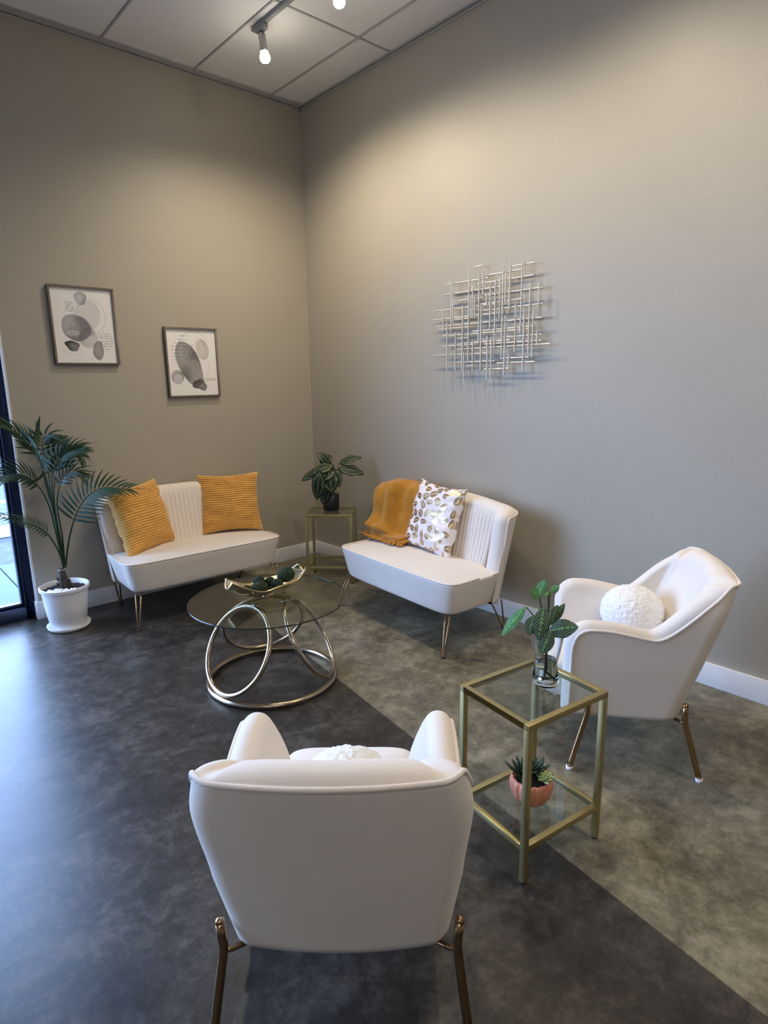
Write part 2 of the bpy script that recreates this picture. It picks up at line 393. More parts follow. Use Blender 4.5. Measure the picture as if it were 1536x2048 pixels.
# ------------------------------------------------------------------ upholstered shell (tub back / arms)
def shell(root, name, P, mat, pmat_, flutes=None):
    """P: dict W(z), yF(z), yB(z), t, rc, bow, ztop(u), z0 ; u in 0..1 runs front-left -> back -> front-right"""
    W, yF, yB, t, rc, bow, ztop, z0 = (P[k] for k in ('W', 'yF', 'yB', 't', 'rc', 'bow', 'ztop', 'z0'))
    ua, ub = P.get('ua', 0.30), P.get('ub', 0.42)
    def plan(u, z, d):
        m = u > 0.5; q = 1 - u if m else u
        w = W(z) - d; r = max(rc - d, 0.03); yb = yB(z) + d; yf = yF(z)
        if q < ua: x, y = -w, yf + (yb + r - yf) * (q / ua)
        elif q < ub:
            a = (q - ua) / (ub - ua) * math.pi / 2; x, y = -w + r * (1 - math.cos(a)), yb + r - r * math.sin(a)
        else: x, y = (-w + r) * (1 - (q - ub) / (0.5 - ub)), yb
        y -= bow * max(0.0, 1 - (x / w) ** 2) * (1 if q >= ua else 0)
        return (-x if m else x), y
    mb = MB(); nu, nv = P.get('nu', 96), 26
    NU = [0.5 * (1 - math.cos(math.pi * min(1, max(0, k / (nu - 1))))) if False else k / (nu - 1) for k in range(nu)]
    dth = P.get('dth', lambda u, z: t)
    def outer(u, v):
        z = z0 + (ztop(u) - z0) * v; x, y = plan(u, z, 0.0)
        bulge = P.get('obulge', 0.0) * math.sin(math.pi * min(1, v)) ** 0.7
        return x, y - bulge * (1 if 0.3 < u < 0.7 else 0), z
    def inner(u, v):
        z = z0 + (ztop(u) - z0) * v; d = dth(u, z)
        if flutes: d += flutes(u, v)
        x, y = plan(u, z, d)
        if 'idrop' in P: z -= P['idrop'](u) * v ** 3
        return x, y, z
    mb.grid(nu, nv, outer, flip=True); mb.grid(nu, nv, inner)
    # rounded rim along the front-left edge, top and front-right edge
    bound = [(0.0, k / 12) for k in range(12)] + [(u, 1.0) for u in NU] + [(1.0, 1 - (k + 1) / 12) for k in range(12)]
    rimb = P['rim']; rimf = P.get('rimf', lambda u: 1.0); nr = 11; pts_o = [Vector(outer(*b)) for b in bound]; pts_i = [Vector(inner(*b)) for b in bound]
    m = len(bound); vs = []; fs = []
    for k in range(m):
        a = pts_o[max(0, k - 1)]; b = pts_o[min(m - 1, k + 1)]; tdir = (b - a).normalized()
        cr = (pts_i[k] - pts_o[k]); nrm = cr.cross(tdir).normalized() if cr.length > 1e-6 else Vector((0, 0, 1))
        if nrm.z < 0 and 12 <= k < m - 12: nrm = -nrm
        if (k < 12 or k >= m - 12) and nrm.y < 0: nrm = -nrm
        for j in range(nr):
            s_ = j / (nr - 1); h = (1 - abs(2 * s_ - 1) ** 2.6)
            p = pts_o[k].lerp(pts_i[k], s_) + nrm * rimb * rimf(bound[k][0]) * h
            vs.append(tuple(p))
    for k in range(m - 1):
        for j in range(nr - 1): fs.append((k * nr + j, k * nr + j + 1, (k + 1) * nr + j + 1, (k + 1) * nr + j))
    mb.add(vs, fs)
    # bottom closing strip
    bo = [outer(u, 0) for u in NU]; bi = [inner(u, 0) for u in NU]
    mb.add(bo + bi, [(k, k + 1, nu + k + 1, nu + k) for k in range(nu - 1)])
    o = mb.build(name, mat, root); 
    pp = MB(); 
    sm = [pts_o[0]] + [(pts_o[k - 1] + pts_o[k] * 2 + pts_o[k + 1]) / 4 for k in range(1, m - 1)] + [pts_o[-1]]
    pp.tube(sm, P.get('pr', 0.0065), 8); pp.build('piping', pmat_, root)
    return o

def lerpz(z, a, b):  # a=(z,val) b=(z,val)
    t_ = (z - a[0]) / (b[0] - a[0]); return a[1] + (b[1] - a[1]) * t_
def sstep(a, b, x):
    q = min(1, max(0, (x - a) / (b - a))); return q * q * (3 - 2 * q)
def rbox(w0, w1, y0b, y1b, y0t, y1t, z0, z1, r, dome=0.0, nu=72, squ=5.0, edge=0.02):
    """soft cushion block: superellipse plan, rounded edges, slightly domed top"""
    mb = MB()
    def ring(s_, z, k):
        cx = 0; vs = []
        v = (z - z0) / (z1 - z0); hw = w0 + (w1 - w0) * v; ya = y0b + (y0t - y0b) * v; yb = y1b + (y1t - y1b) * v
        for i in range(nu):
            a = 2 * math.pi * i / nu; c, s2 = math.cos(a), math.sin(a)
            x = math.copysign(abs(c) ** (2 / squ), c); y = math.copysign(abs(s2) ** (2 / squ), s2)
            vs.append(((hw - k) * x, (ya + yb) / 2 + ((yb - ya) / 2 - k) * y))
        return vs
    rows = []
    for j in range(5):
        a = math.pi / 2 * j / 4; rows.append((z0 + r * (1 - math.sin(a)), r * (1 - math.cos(a)) if False else r * (1 - math.sin(math.pi / 2 * j / 4))))
    prof = [(z0, 2.5 * r), (z0, r)] + [(z0 + r * (1 - math.cos(math.pi / 2 * j / 4)), r * (1 - math.sin(math.pi / 2 * j / 4))) for j in range(1, 5)]
    prof += [(z0 + r + (z1 - z0 - r - edge) * j / 5, 0) for j in range(1, 5)]
    prof += [(z1 - edge + edge * math.sin(math.pi / 2 * j / 4), edge * (1 - math.cos(math.pi / 2 * j / 4))) for j in range(0, 5)]
    for (z, k) in prof:
        mb.v += [(x, y, z) for x, y in ring(0, min(z, z1), k)]
    n = len(prof)
    for i in range(n - 1):
        for j in range(nu):
            l = (j + 1) % nu; mb.f.append((i * nu + j, i * nu + l, (i + 1) * nu + l, (i + 1) * nu + j))
    mb.f.append(tuple(range(nu - 1, -1, -1)))
    # domed top: shrinking rings
    base = mb.v[(n - 1) * nu:]; cx = sum(p[0] for p in base) / nu; cy = sum(p[1] for p in base) / nu; last = (n - 1) * nu
    for q in range(1, 9):
        f = 1 - q / 9; st = len(mb.v)
        mb.v += [(cx + (p[0] - cx) * f, cy + (p[1] - cy) * f, z1 + dome * (1 - f ** 3.0)) for p in base]
        for j in range(nu):
            l = (j + 1) % nu; mb.f.append((last + j, last + l, st + l, st + j))
        last = st
    mb.f.append(tuple(range(last, last + nu))); mb.mi = [0] * len(mb.f)
    return mb, base

# ------------------------------------------------------------------ armchairs
def armchair(O, f, label):
    root = thing('armchair', label, 'armchair', (O[0], O[1], 0), face_rz(f), 'matching ivory armchairs')
    W = lambda z: lerpz(z, (0.22, 0.266), (0.45, 0.290)) + 0.0 if z < 0.45 else 0.290 + 0.012 * sstep(0.45, 0.66, z) - 0.028 * sstep(0.66, 0.82, z)
    yF = lambda z: 0.285
    yB = lambda z: lerpz(z, (0.22, -0.125), (0.81, -0.305))
    def ztop(u):
        q = u if u <= 0.5 else 1 - u
        arm = 0.598 - 0.036 * sstep(0.06, 0.24, q)
        z = arm + (0.790 - 0.562) * sstep(0.19, 0.345, q)
        L = q / 0.30 * 0.50   # distance back from the front edge
        r = 0.075
        if L < r: z -= r - math.sqrt(max(0, r * r - (r - L) ** 2))
        return z
    def dth(u, z):
        q = u if u <= 0.5 else 1 - u
        b_ = sstep(0.28, 0.38, q); return (0.074 + 0.040 * sstep(0.61, 0.42, z)) * (1 - b_) + (0.088 + 0.03 * sstep(0.7, 0.4, z)) * b_
    P = dict(W=W, yF=yF, yB=yB, t=0.09, rc=0.055, bow=0.03, ztop=ztop, z0=0.225, rim=0.026, dth=dth, idrop=lambda u: 0.032 * math.exp(-((min(u, 1 - u) - 0.37) / 0.055) ** 2), rimf=lambda u: 1 - 0.75 * math.exp(-((min(u, 1 - u) - 0.36) / 0.06) ** 2) - 0.1 * sstep(0.4, 0.5, min(u, 1 - u)), nu=160, pr=0.0062)
    shell(root, 'backrest_and_arms', P, M['fabric'], M['fabric2'])
    # underside tray and seat cushion
    tr, _ = rbox(0.225, 0.24, -0.13, 0.275, -0.15, 0.285, 0.215, 0.30, 0.02); tr.build('seat_base', M['fabric'], root)
    sc_, base = rbox(0.205, 0.215, -0.15, 0.380, -0.20, 0.405, 0.255, 0.420, 0.03, dome=0.020, squ=7, edge=0.035)
    sc_.build('seat_cushion', M['fabric'], root)
    for sx_ in (-1, 1):
        for sy_ in (-1, 1):
            yk = -0.150 if sy_ < 0 else 0.215; yf = -0.212 if sy_ < 0 else 0.275
            top = Vector((sx_ * 0.283, yk - 0.004 * sy_, 0.305)); mid = Vector((sx_ * 0.277, yk, 0.235)); foot = Vector((sx_ * 0.305, yf, 0.012))
            pts = [top, top.lerp(mid, 0.5), mid]
            for k in range(1, 9): pts.append(mid.lerp(foot, k / 8))
            mb = MB(); mb.tube(pts, 0.0115, 12)
            mb.tube([mid + Vector((0, 0, -0.004)), Vector((sx_ * 0.262, yk + 0.008 * -sy_, 0.224)), Vector((sx_ * 0.232, yk - 0.028 * sy_, 0.221))], 0.007, 8)
            lg = mb.build('leg', M['brass'], root, weld=False)
            cp = MB().ball((top.x, top.y, top.z), 0.0118, 12, 8); cp.build('end_cap', M['brass'], lg)
            fc = MB().lathe([(0.0, 0.0), (0.0125, 0.0), (0.0135, 0.006), (0.0135, 0.016), (0.0, 0.016)], 16, (foot.x, foot.y, 0)); fc.build('foot_cap', M['foot_white'], lg)
    return root
FCH = (-2.333, -3.409); FF = (0.669, 0.743); RCH = (-0.722, -3.363); RF = (-0.611, 0.791)
armchair(FCH, FF, 'ivory armchair in the foreground seen from behind, its back to the viewer')
armchair(RCH, RF, 'ivory armchair beside the right wall, seen from its side behind the glass side table')

def loc2w(O, f, p):
    return Vector((O[0] + f[1] * p[0] + f[0] * p[1], O[1] - f[0] * p[0] + f[1] * p[1], p[2]))

def boucle(O, f, p, label, r=0.130):
    c = loc2w(O, f, p)
    bm = bmesh.new(); bmesh.ops.create_icosphere(bm, subdivisions=6, radius=1.0)
    from mathutils import noise
    for v in bm.verts:
        n = v.co.normalized()
        d = 0.035 * noise.fractal(n * 9, 1.0, 2.0, 3) + 0.03 * abs(noise.noise(n * 22)) + 0.02 * noise.noise(n * 40)
        v.co = Vector((n.x * r, n.y * r, n.z * r * 0.88)) * (1 + d)
    me = bpy.data.meshes.new('round_cushion'); bm.to_mesh(me); bm.free(); me.materials.append(M['boucle'])
    me.polygons.foreach_set('use_smooth', [True] * len(me.polygons))
    o = bpy.data.objects.new('round_cushion', me); COL.objects.link(o); o.location = c
    return tag(o, label, 'cushion', 'round boucle cushions')
boucle(RCH, RF, (0.095, -0.005, 0.538), 'round white boucle cushion on the seat of the armchair by the right wall')
boucle(FCH, FF, (0.015, -0.005, 0.532), 'round white boucle cushion mostly hidden behind the back of the foreground armchair')

# ------------------------------------------------------------------ loveseats
def loveseat(O, f, label):
    root = thing('loveseat', label, 'loveseat', (O[0], O[1], 0), face_rz(f), 'matching channel-back loveseats')
    W = lambda z: lerpz(z, (0.25, 0.545), (0.77, 0.590))
    yF = lambda z: lerpz(z, (0.25, -0.055), (0.72, -0.085))
    yB = lambda z: lerpz(z, (0.25, -0.170), (0.77, -0.262))
    def ztop(u):
        q = u if u <= 0.5 else 1 - u
        L = q / 0.10 * 0.10
        z = 0.762 + 0.03 * sstep(0.1, 0.45, q)
        if q < 0.13: z -= 0.055 * (1 - math.sqrt(max(0, 1 - ((0.13 - q) / 0.13) ** 2.2)))
        return z
    def dth(u, z):
        q = u if u <= 0.5 else 1 - u
        return 0.115 + 0.010 * sstep(0.6, 0.3, z)
    def flutes(u, v):
        q = u if u <= 0.5 else 1 - u
        a = sstep(0.155, 0.19, q) * sstep(1.0, 0.88, v) ; ph = (u - 0.5) / 0.0235
        fr = ph - math.floor(ph); return a * 0.017 * (math.sqrt(max(0, 1 - (2 * fr - 1) ** 2)) - 0.5)
    P = dict(W=W, yF=yF, yB=yB, t=0.12, rc=0.16, bow=0.03, ztop=ztop, z0=0.232, rim=0.03, dth=dth, nu=300, ua=0.05, ub=0.20, pr=0.005)
    shell(root, 'backrest', P, M['fabric'], M['fabric2'], flutes)
    sb, base = rbox(0.520, 0.566, -0.155, 0.325, -0.12, 0.355, 0.224, 0.424, 0.025, dome=0.018, squ=9, edge=0.012, nu=160)
    sb.build('seat', M['fabric'], root)
    # welt cord along the front and sides of the seat top
    nb = len(base); front = [base[i] for i in range(nb)]
    ordr = sorted([p for p in front if p[1] > -0.07], key=lambda p: math.atan2(p[1] - 0.1, p[0]))
    pp = MB(); pts = [Vector((p[0] * 1.013, p[1] + 0.008 * sstep(0, 0.3, p[1]), 0.4265)) for p in ordr]
    pp.tube(pts, 0.0056, 8); pp.build('seat_piping', M['fabric2'], root)
    for sx_ in (-1, 1):
        for back in (0, 1):
            if not back: foot = (0.533 * sx_, 0.372); a = (0.512 * sx_, 0.305, 0.232); b = (0.475 * sx_, 0.305, 0.232)
            else: foot = (0.465 * sx_, -0.210); a = (0.505 * sx_, -0.045, 0.232); b = (0.525 * sx_, -0.115, 0.232)
            F0 = Vector((foot[0], foot[1], 0.012)); A = Vector(a); B = Vector(b)
            dx = (A - B).normalized() * 0.006
            mb = MB(); mb.tube([A, A.lerp(F0 + dx, 0.5), F0 + dx, F0 + dx * 0.4 - Vector((0, 0, 0.006)), F0 - dx * 0.4 - Vector((0, 0, 0.006)), F0 - dx, B.lerp(F0 - dx, 0.5), B], 0.0052, 10)
            lg = mb.build('leg', M['brass'], root, weld=False)
            MB().lathe([(0, 0), (0.011, 0), (0.012, 0.004), (0.012, 0.013), (0.0, 0.013)], 14, (F0.x, F0.y, 0)).build('foot_cap', M['black'], lg)
    return root
LSO = (-1.343, -0.330); LSF = (-0.030, -0.9995); RSO = (-0.355, -1.785); RSF = (-0.9978, 0.066)
loveseat(LSO, LSF, 'ivory channel-back loveseat with two mustard cushions, against the left wall')
loveseat(RSO, RSF, 'ivory channel-back loveseat with the mustard throw and leaf cushion, against the right wall')

# ------------------------------------------------------------------ cushions
def cushion_mesh(name, S, T, mat, colfn=None, n=190, ribs=0, seed=0, crumple=0.009):
    def surf(side):
        def fn(u, v):
            a, b = 2 * u - 1, 2 * v - 1
            x = a * S / 2 * (1 - 0.105 * (1 - b * b) ** 1.0 * abs(a) ** 3); y = b * S / 2 * (1 - 0.105 * (1 - a * a) * abs(b) ** 3)
            k = max(0.0, (1 - a * a)) ** 0.5 * max(0.0, (1 - b * b)) ** 0.5
            z = T / 2 * k ** 0.8
            wr = math.sin(9 * a * b + seed) * 0.5 + math.sin(13 * b + 4 * a + seed * 2) * 0.3 + math.sin(21 * b - 7 * a + seed) * 0.35 * abs(a)
            z += crumple * wr * min(1, k * 3)
            if ribs: z += 0.0115 * (abs(math.sin(b * ribs * math.pi / 2 + 0.35 * math.sin(5 * a + seed))) - 0.6) * min(1, k * 4)
            return x, y, z * side
        return fn
    mb = MB(); mb.grid(n, n, surf(1)); mb.grid(n, n, surf(-1), flip=True)
    o = mb.build(name, mat, None, weld=not colfn)
    if colfn:
        me = o.data; at = me.color_attributes.new('col', 'FLOAT_COLOR', 'POINT')
        c = np.zeros((len(me.vertices), 4), np.float32); uv = np.array([(i / (n - 1), j / (n - 1)) for j in range(n) for i in range(n)])
        c[:n * n] = colfn(uv); c[n * n:] = colfn(uv); at.data.foreach_set('color', c.ravel())
    return o
def frame_place(o, c, xdir, ydir):
    X = Vector(xdir).normalized(); Y = Vector(ydir); Y = (Y - X * Y.dot(X)).normalized(); Z = X.cross(Y)
    m = Matrix((X, Y, Z)).transposed().to_4x4(); m.translation = Vector(c); o.matrix_world = m
def place_corners(o, BL, BR, TL, TR, S, push=0.0):
    BL, BR, TL, TR = map(Vector, (BL, BR, TL, TR)); X = (BR - BL + TR - TL) / 2; Y = (TL - BL + TR - BR) / 2
    c = (BL + BR + TL + TR) / 4; frame_place(o, c, X, Y)
cl = cushion_mesh('throw_pillow', 0.49, 0.18, M['mustard'], ribs=27, seed=1.0)
place_corners(cl, (-1.83, -0.445, 0.43), (-1.46, -0.225, 0.43), (-1.84, -0.30, 0.855), (-1.46, -0.08, 0.855), 0.44)
tag(cl, 'mustard ribbed square cushion leaning at the left end of the loveseat by the palm', 'cushion', 'mustard ribbed cushions')
cr = cushion_mesh('throw_pillow', 0.46, 0.18, M['mustard'], ribs=27, seed=2.6)
place_corners(cr, (-1.185, -0.235, 0.44), (-0.80, -0.40, 0.44), (-1.14, -0.10, 0.85), (-0.76, -0.29, 0.86), 0.44)
tag(cr, 'mustard ribbed square cushion propped at the right end of the left-wall loveseat', 'cushion', 'mustard ribbed cushions')

# leaf-foil cushion and throw on the right loveseat
def leaf_print(uv):
    rnd = random.Random(5); n = len(uv)
    c = np.zeros((n, 4), np.float32); c[:, :3] = (0.80, 0.73, 0.72); c[:, 3] = 0
    x = uv[:, 0] * 2 - 1; y = uv[:, 1] * 2 - 1
    cells = []
    for _ in range(4000):
        if len(cells) > 62: break
        px_, py_ = rnd.uniform(-1, 1), rnd.uniform(-1, 1)
        if all((px_ - q[0]) ** 2 + (py_ - q[1]) ** 2 > 0.235 ** 2 for q in cells): cells.append((px_, py_, rnd.uniform(0, math.pi), rnd.uniform(0.115, 0.15), rnd.uniform(0.07, 0.11)))
    for (px_, py_, th, a, b) in cells:
        dx, dy = x - px_, y - py_; u = dx * math.cos(th) + dy * math.sin(th); v = -dx * math.sin(th) + dy * math.cos(th)
        wd = b * np.sqrt(np.clip(1 - (u / a) ** 2, 0, 1)) * (1 - 0.25 * u / a)
        m = (np.abs(u) < a) & (np.abs(v) < wd)
        vein = m & ((np.abs(v) < 0.006))
        c[m] = (0.62, 0.46, 0.26, 1.0); c[vein] = (0.80, 0.73, 0.72, 0)
    return c
cw = cushion_mesh('throw_pillow', 0.475, 0.15, M['foilfab'], colfn=leaf_print, n=200, seed=4.1, crumple=0.010)
place_corners(cw, (-0.285, -1.52, 0.445), (-0.375, -1.945, 0.445), (-0.195, -1.53, 0.87), (-0.215, -1.99, 0.84), 0.45)
tag(cw, 'square white cushion printed with metallic gold leaves on the right-wall loveseat', 'cushion')

def throw_blanket():
    root = thing('throw_blanket', 'mustard throw draped over the back of the right-wall loveseat, fringe on the seat', 'throw blanket', (RSO[0], RSO[1], 0), face_rz(RSF))
    path = [(-0.325, 0.52), (-0.320, 0.68), (-0.312, 0.77), (-0.285, 0.822), (-0.235, 0.838), (-0.175, 0.832), (-0.135, 0.80), (-0.118, 0.74),
            (-0.112, 0.66), (-0.105, 0.58), (-0.085, 0.52), (-0.065, 0.485), (-0.040, 0.470), (-0.005, 0.472), (0.030, 0.475), (0.052, 0.468)]
    P = [Vector((0, a, b)) for a, b in path]
    def at(t):
        k = t * (len(P) - 1); i = min(int(k), len(P) - 2); return P[i].lerp(P[i + 1], k - i)
    x0, x1 = 0.215, 0.632
    def surf(u, v):
        p = at(v); x = x0 + (x1 - x0) * u
        x += 0.012 * math.sin(7 * v + 1) * (u - 0.3) 
        q = 0.007 * math.sin(11 * u + 6 * v) + 0.005 * math.sin(23 * u - 9 * v) + 0.004 * math.sin(31 * v + 4 * u)
        z = p.z
        ex = sstep(0.36, 0.46, x); fy = sstep(0.30, 0.50, v) * (1 - sstep(0.80, 0.93, v)); q += 0.085 * ex * fy - 0.0; z -= 0.03 * sstep(0.5, 0.60, x) * (1 - sstep(0.3, 0.6, v))
        if u > 0.93 and v < 0.5: z -= 0.012 * ((u - 0.93) / 0.07) ** 2
        return x, p.y + q + 0.008 + 0.006 * math.sin(5 * u), z + q * 0.6 + 0.004 * math.sin(14 * u) * (v > 0.7)
    mb = MB(); mb.grid(60, 90, surf); mb.build('blanket', M['mustard2'], root, solid=0.014, weld=False)
    # a second, folded layer hanging a little shorter
    def surf2(u, v):
        x, y, z = surf(0.06 + 0.90 * u, 0.3 + 0.66 * v); return x, y + 0.013, z + 0.012
    mb = MB(); mb.grid(50, 60, surf2); mb.build('folded_layer', M['mustard2'], root, solid=0.012, weld=False)
    fr = MB(); rnd = random.Random(3)
    for k in range(46):
        u = k / 45; a = Vector(surf(u, 0.985)); c_ = []
        dx, dy = rnd.uniform(-0.012, 0.012), rnd.uniform(0.022, 0.045)
        for j in range(7):
            t_ = j / 6; c_.append(a + Vector((dx * t_ + 0.004 * math.sin(9 * t_ + k), dy * t_, -0.022 * math.sqrt(t_) + 0.004 * math.sin(7 * t_ + k * 2))))
        for q in c_: q.z = max(q.z, 0.4535)
        fr.tube(c_, [0.0055, 0.006, 0.007, 0.0065, 0.0065, 0.0055, 0.003], 6)
    for k in range(7):
        a = Vector((x1 - 0.02 + 0.004 * k, 0.012 + 0.006 * k, 0.462)); fr.tube([a, a + Vector((0.025, 0.01, -0.003)), a + Vector((0.05, 0.018 + 0.004 * k, -0.004))], [0.006, 0.006, 0.003], 6)
    o = fr.build('fringe', M['mustard2'], root, weld=False); o['kind'] = 'stuff'
throw_blanket()

# ------------------------------------------------------------------ glass side tables
def side_table(c, rz, label):
    root = thing('side_table', label, 'side table', (c[0], c[1], 0), rz, 'two-tier gold and glass side tables')
    hx, hy, t, zt, zl = 0.182, 0.156, 0.020, 0.55, 0.135
    for sx_ in (-1, 1):
        for sy_ in (-1, 1):
            x, y = sx_ * (hx - t / 2), sy_ * (hy - t / 2)
            lg = MB().box(x - t / 2, x + t / 2, y - t / 2, y + t / 2, 0.008, zt - t).build('leg', M['gold'], root, bevel=0.0015, seg=2)
            MB().lathe([(0, 0), (0.008, 0), (0.009, 0.002), (0.009, 0.008), (0, 0.008)], 14, (x, y, 0)).build('foot_pad', M['black'], lg)
    for (z, nm) in ((zt, 'top_frame'), (zl, 'shelf_frame')):
        fr = MB(); i = 0 if nm == 'top_frame' else t
        fr.box(-hx + i, hx - i, -hy, -hy + t, z - t, z); fr.box(-hx + i, hx - i, hy - t, hy, z - t, z)
        fr.box(-hx, -hx + t, -hy + t, hy - t, z - t, z); fr.box(hx - t, hx, -hy + t, hy - t, z - t, z)
        fr.build(nm, M['gold'], root, bevel=0.0012, seg=2)
    MB().box(-hx + t, hx - t, -hy + t, hy - t, zt - 0.008, zt - 0.003).build('glass_top', M['glass'], root, smooth=False)
    MB().box(-hx + t, hx - t, -hy + t, hy - t, zl - 0.008, zl - 0.003).build('glass_shelf', M['glass'], root, smooth=False)
    return root
ST1 = (-1.553, -3.432); side_table(ST1, math.radians(-8.2), 'gold framed glass side table in front of the right armchair, holding two plants')
ST2 = (-0.325, -0.675); side_table(ST2, math.radians(-45), 'gold framed glass side table in the corner between the two loveseats')

# ------------------------------------------------------------------ coffee table
CT = Vector((-1.592, -1.825, 0)); CTZ = 0.45
def coffee_table():
    root = thing('coffee_table', 'round glass coffee table on interlocking bronze metal rings, in the middle of the seats', 'coffee table', CT)
    MB().lathe([(0, -0.008), (0.404, -0.008), (0.404, 0.0), (0, 0.0)], 128, (0, 0, CTZ)).build('glass_top', M['tglass'], root, smooth=False)
    MB().lathe([(0.404, -0.008), (0.4062, -0.0065), (0.4062, -0.0015), (0.404, 0.0)], 128, (0, 0, CTZ)).build('glass_edge', M['edge'], root)
    ring = lambda c, X, Y, r, n=96: [c + X * (r * math.cos(2 * math.pi * k / n)) + Y * (r * math.sin(2 * math.pi * k / n)) for k in range(n)]
    MB().tube(ring(Vector((0, 0, 0.016)), Vector((1, 0, 0)), Vector((0, 1, 0)), 0.332), 0.0135, 14, True).build('base_ring', M['champagne'], root)
    for a in RING_AZ:
        az = math.radians(a); out = Vector((math.cos(az), math.sin(az), 0)); tan = Vector((-math.sin(az), math.cos(az), 0))
        b = out * 0.322 + Vector((0, 0, 0.040)); t_ = out * 0.095 + Vector((0, 0, 0.425))
        Y = (t_ - b).normalized(); r = (t_ - b).length / 2
        MB().tube(ring((b + t_) / 2, tan, Y, r), 0.0125, 14, True).build('side_ring', M['champagne'], root)
        blk = MB(); blk.lathe([(0, 0), (0.017, 0), (0.019, 0.004), (0.019, 0.014), (0.012, 0.017), (0, 0.017)], 20, (out.x * 0.083, out.y * 0.083, 0.4248)); blk.build('support_pad', M['chrome'], root)
RING_AZ = (187, 315, 70)
coffee_table()

def bowl():
    c = Vector((-1.565, -1.775, CTZ + 0.001)); a0 = math.radians(-4)
    root = thing('decorative_bowl', 'boat shaped antique gold bowl on the round coffee table', 'bowl', c, a0)
    L, Wd = 0.230, 0.088
    def top(u, v, off=0.0):
        a = 2 * u - 1; s_ = 2 * v - 1
        wv = Wd * (1 - abs(a) ** 2.2) ** 0.75 + 0.036 * abs(a) ** 2
        x = a * L * (1 - 0.08 * s_ * s_)
        zk = 0.006 + 0.075 * abs(a) ** 2.6
        z = zk + (0.052 - 0.012 * abs(a)) * abs(s_) ** 2.2 + 0.006 * math.sin(6 * a) * abs(s_)
        return x, wv * s_, z
    MB().grid(70, 30, top).build('bowl_shell', M['bowl'], root, weld=False, solid=0.004)
    MB().lathe([(0, -0.0005), (0.03, -0.0005), (0.032, 0.004), (0.0, 0.006)], 24).build('bowl_foot', M['bowl'], root)
    rnd = random.Random(8); k = 0
    for (x, y, z, r, e) in ((-0.120, -0.004, 0.048, 0.027, 1.0), (-0.055, -0.022, 0.052, 0.035, 1.25), (-0.030, 0.036, 0.066, 0.032, 1.0), (0.045, -0.020, 0.052, 0.028, 1.2), (0.030, 0.030, 0.055, 0.026, 1.0), (0.112, 0.002, 0.083, 0.041, 1.2)):
        bm = bmesh.new(); bmesh.ops.create_icosphere(bm, subdivisions=4, radius=r)
        from mathutils import noise
        for v in bm.verts:
            n = v.co.normalized(); v.co *= 1 + 0.10 * noise.noise(n * 5 + Vector((k, 0, 0))) + 0.05 * noise.noise(n * 14); v.co.x *= e
        me = bpy.data.meshes.new('moss_ball'); bm.to_mesh(me); bm.free(); me.materials.append(M['moss']); me.polygons.foreach_set('use_smooth', [True] * len(me.polygons))
        o = bpy.data.objects.new('moss_ball', me); COL.objects.link(o)
        p = Matrix.Rotation(a0, 3, 'Z') @ Vector((x, y, z)); o.location = c + p; o.rotation_euler = (0, -0.15 if k == 5 else 0, a0)
        tag(o, ('small round moss ball at the left end of the gold bowl', 'oblong moss ball second from the left, front of the gold bowl', 'moss ball behind the oblong one, middle of the gold bowl',
                'moss ball at front just right of the bowl middle', 'smallest moss ball, tucked at the back right of the bowl middle', 'largest moss ball, raised at the right end of the gold bowl')[k], 'moss ball', 'green moss balls in the bowl')
        k += 1
bowl()

# ------------------------------------------------------------------ wall art
def wall_art():
    X0 = -0.048
    root = thing('metal_wall_sculpture', 'silver metal wall sculpture of criss-crossing rods on the right wall', 'wall art', (0, -1.95, 1.87))
    base = Vector((0, -1.95, 1.87))
    def px(a, b): return 850 + a / 5.689, 500 + b / 5.689
    H = [(560,660,185),(985,1245,163),(735,1130,248),(245,720,355),(600,1240,335),(230,950,455),(690,1340,470),(380,660,560),(620,1135,582),(100,800,655),(625,1340,650),
         (95,825,758),(340,500,785),(130,770,845),(150,500,890),(900,1335,787),(540,1255,895),(210,1170,940),(890,1325,975),(360,490,1003),(390,960,1045),(680,1320,1050),
         (200,580,1085),(360,1425,1098),(95,735,1188),(315,790,1272),(860,1180,1225),(820,1250,1278),(670,955,1352),(480,570,1315)]
    V = [(205,690,930),(298,320,930),(320,350,830),(250,820,1385),(345,930,1385),(425,630,1390),(495,220,1250),(440,1160,1505),(520,520,770),(540,400,770),(565,520,770),(612,190,1060),(660,240,510),
         (635,610,1370),(540,1020,1385),(700,500,620),(705,980,1470),(740,410,910),(795,330,1120),(750,990,1500),(850,310,770),(880,160,1210),(915,210,620),(965,120,680),(905,740,1420),
         (1095,115,950),(1130,120,270),(1025,590,1160),(950,1180,1310),(1120,680,1385),(1185,370,1180),(1225,670,1220),(1295,380,660),(1275,920,1060)]
    for a, b, y in H:
        p0 = onx(*px(a, y), X0 + 0.004); p1 = onx(*px(b, y), X0 + 0.004); pm = onx(*px((a + b) / 2, y), X0 + 0.004)
        MB().tube([Vector((X0 + 0.004, p0.y, pm.z)) - base, Vector((X0 + 0.004, p1.y, pm.z)) - base], 0.0042, 8).build('rod', M['silver'], root, angle=0.9)
    for x, a, b in V:
        p0 = onx(*px(x, a), X0 - 0.004); p1 = onx(*px(x, b), X0 - 0.004); y = (p0.y + p1.y) / 2
        MB().tube([Vector((X0 - 0.004, y, p0.z)) - base, Vector((X0 - 0.004, y, p1.z)) - base], 0.0042, 8).build('rod', M['silver'], root, angle=0.9)
    for (x, y) in ((425, 1000), (1095, 450), (1120, 975), (495, 455)):
        p = onx(*px(x, y), X0) - base
        MB().tube([Vector((-0.0005, p.y, p.z)), Vector((X0, p.y, p.z))], 0.004, 8).build('standoff', M['silver'], root, angle=0.9)
wall_art()

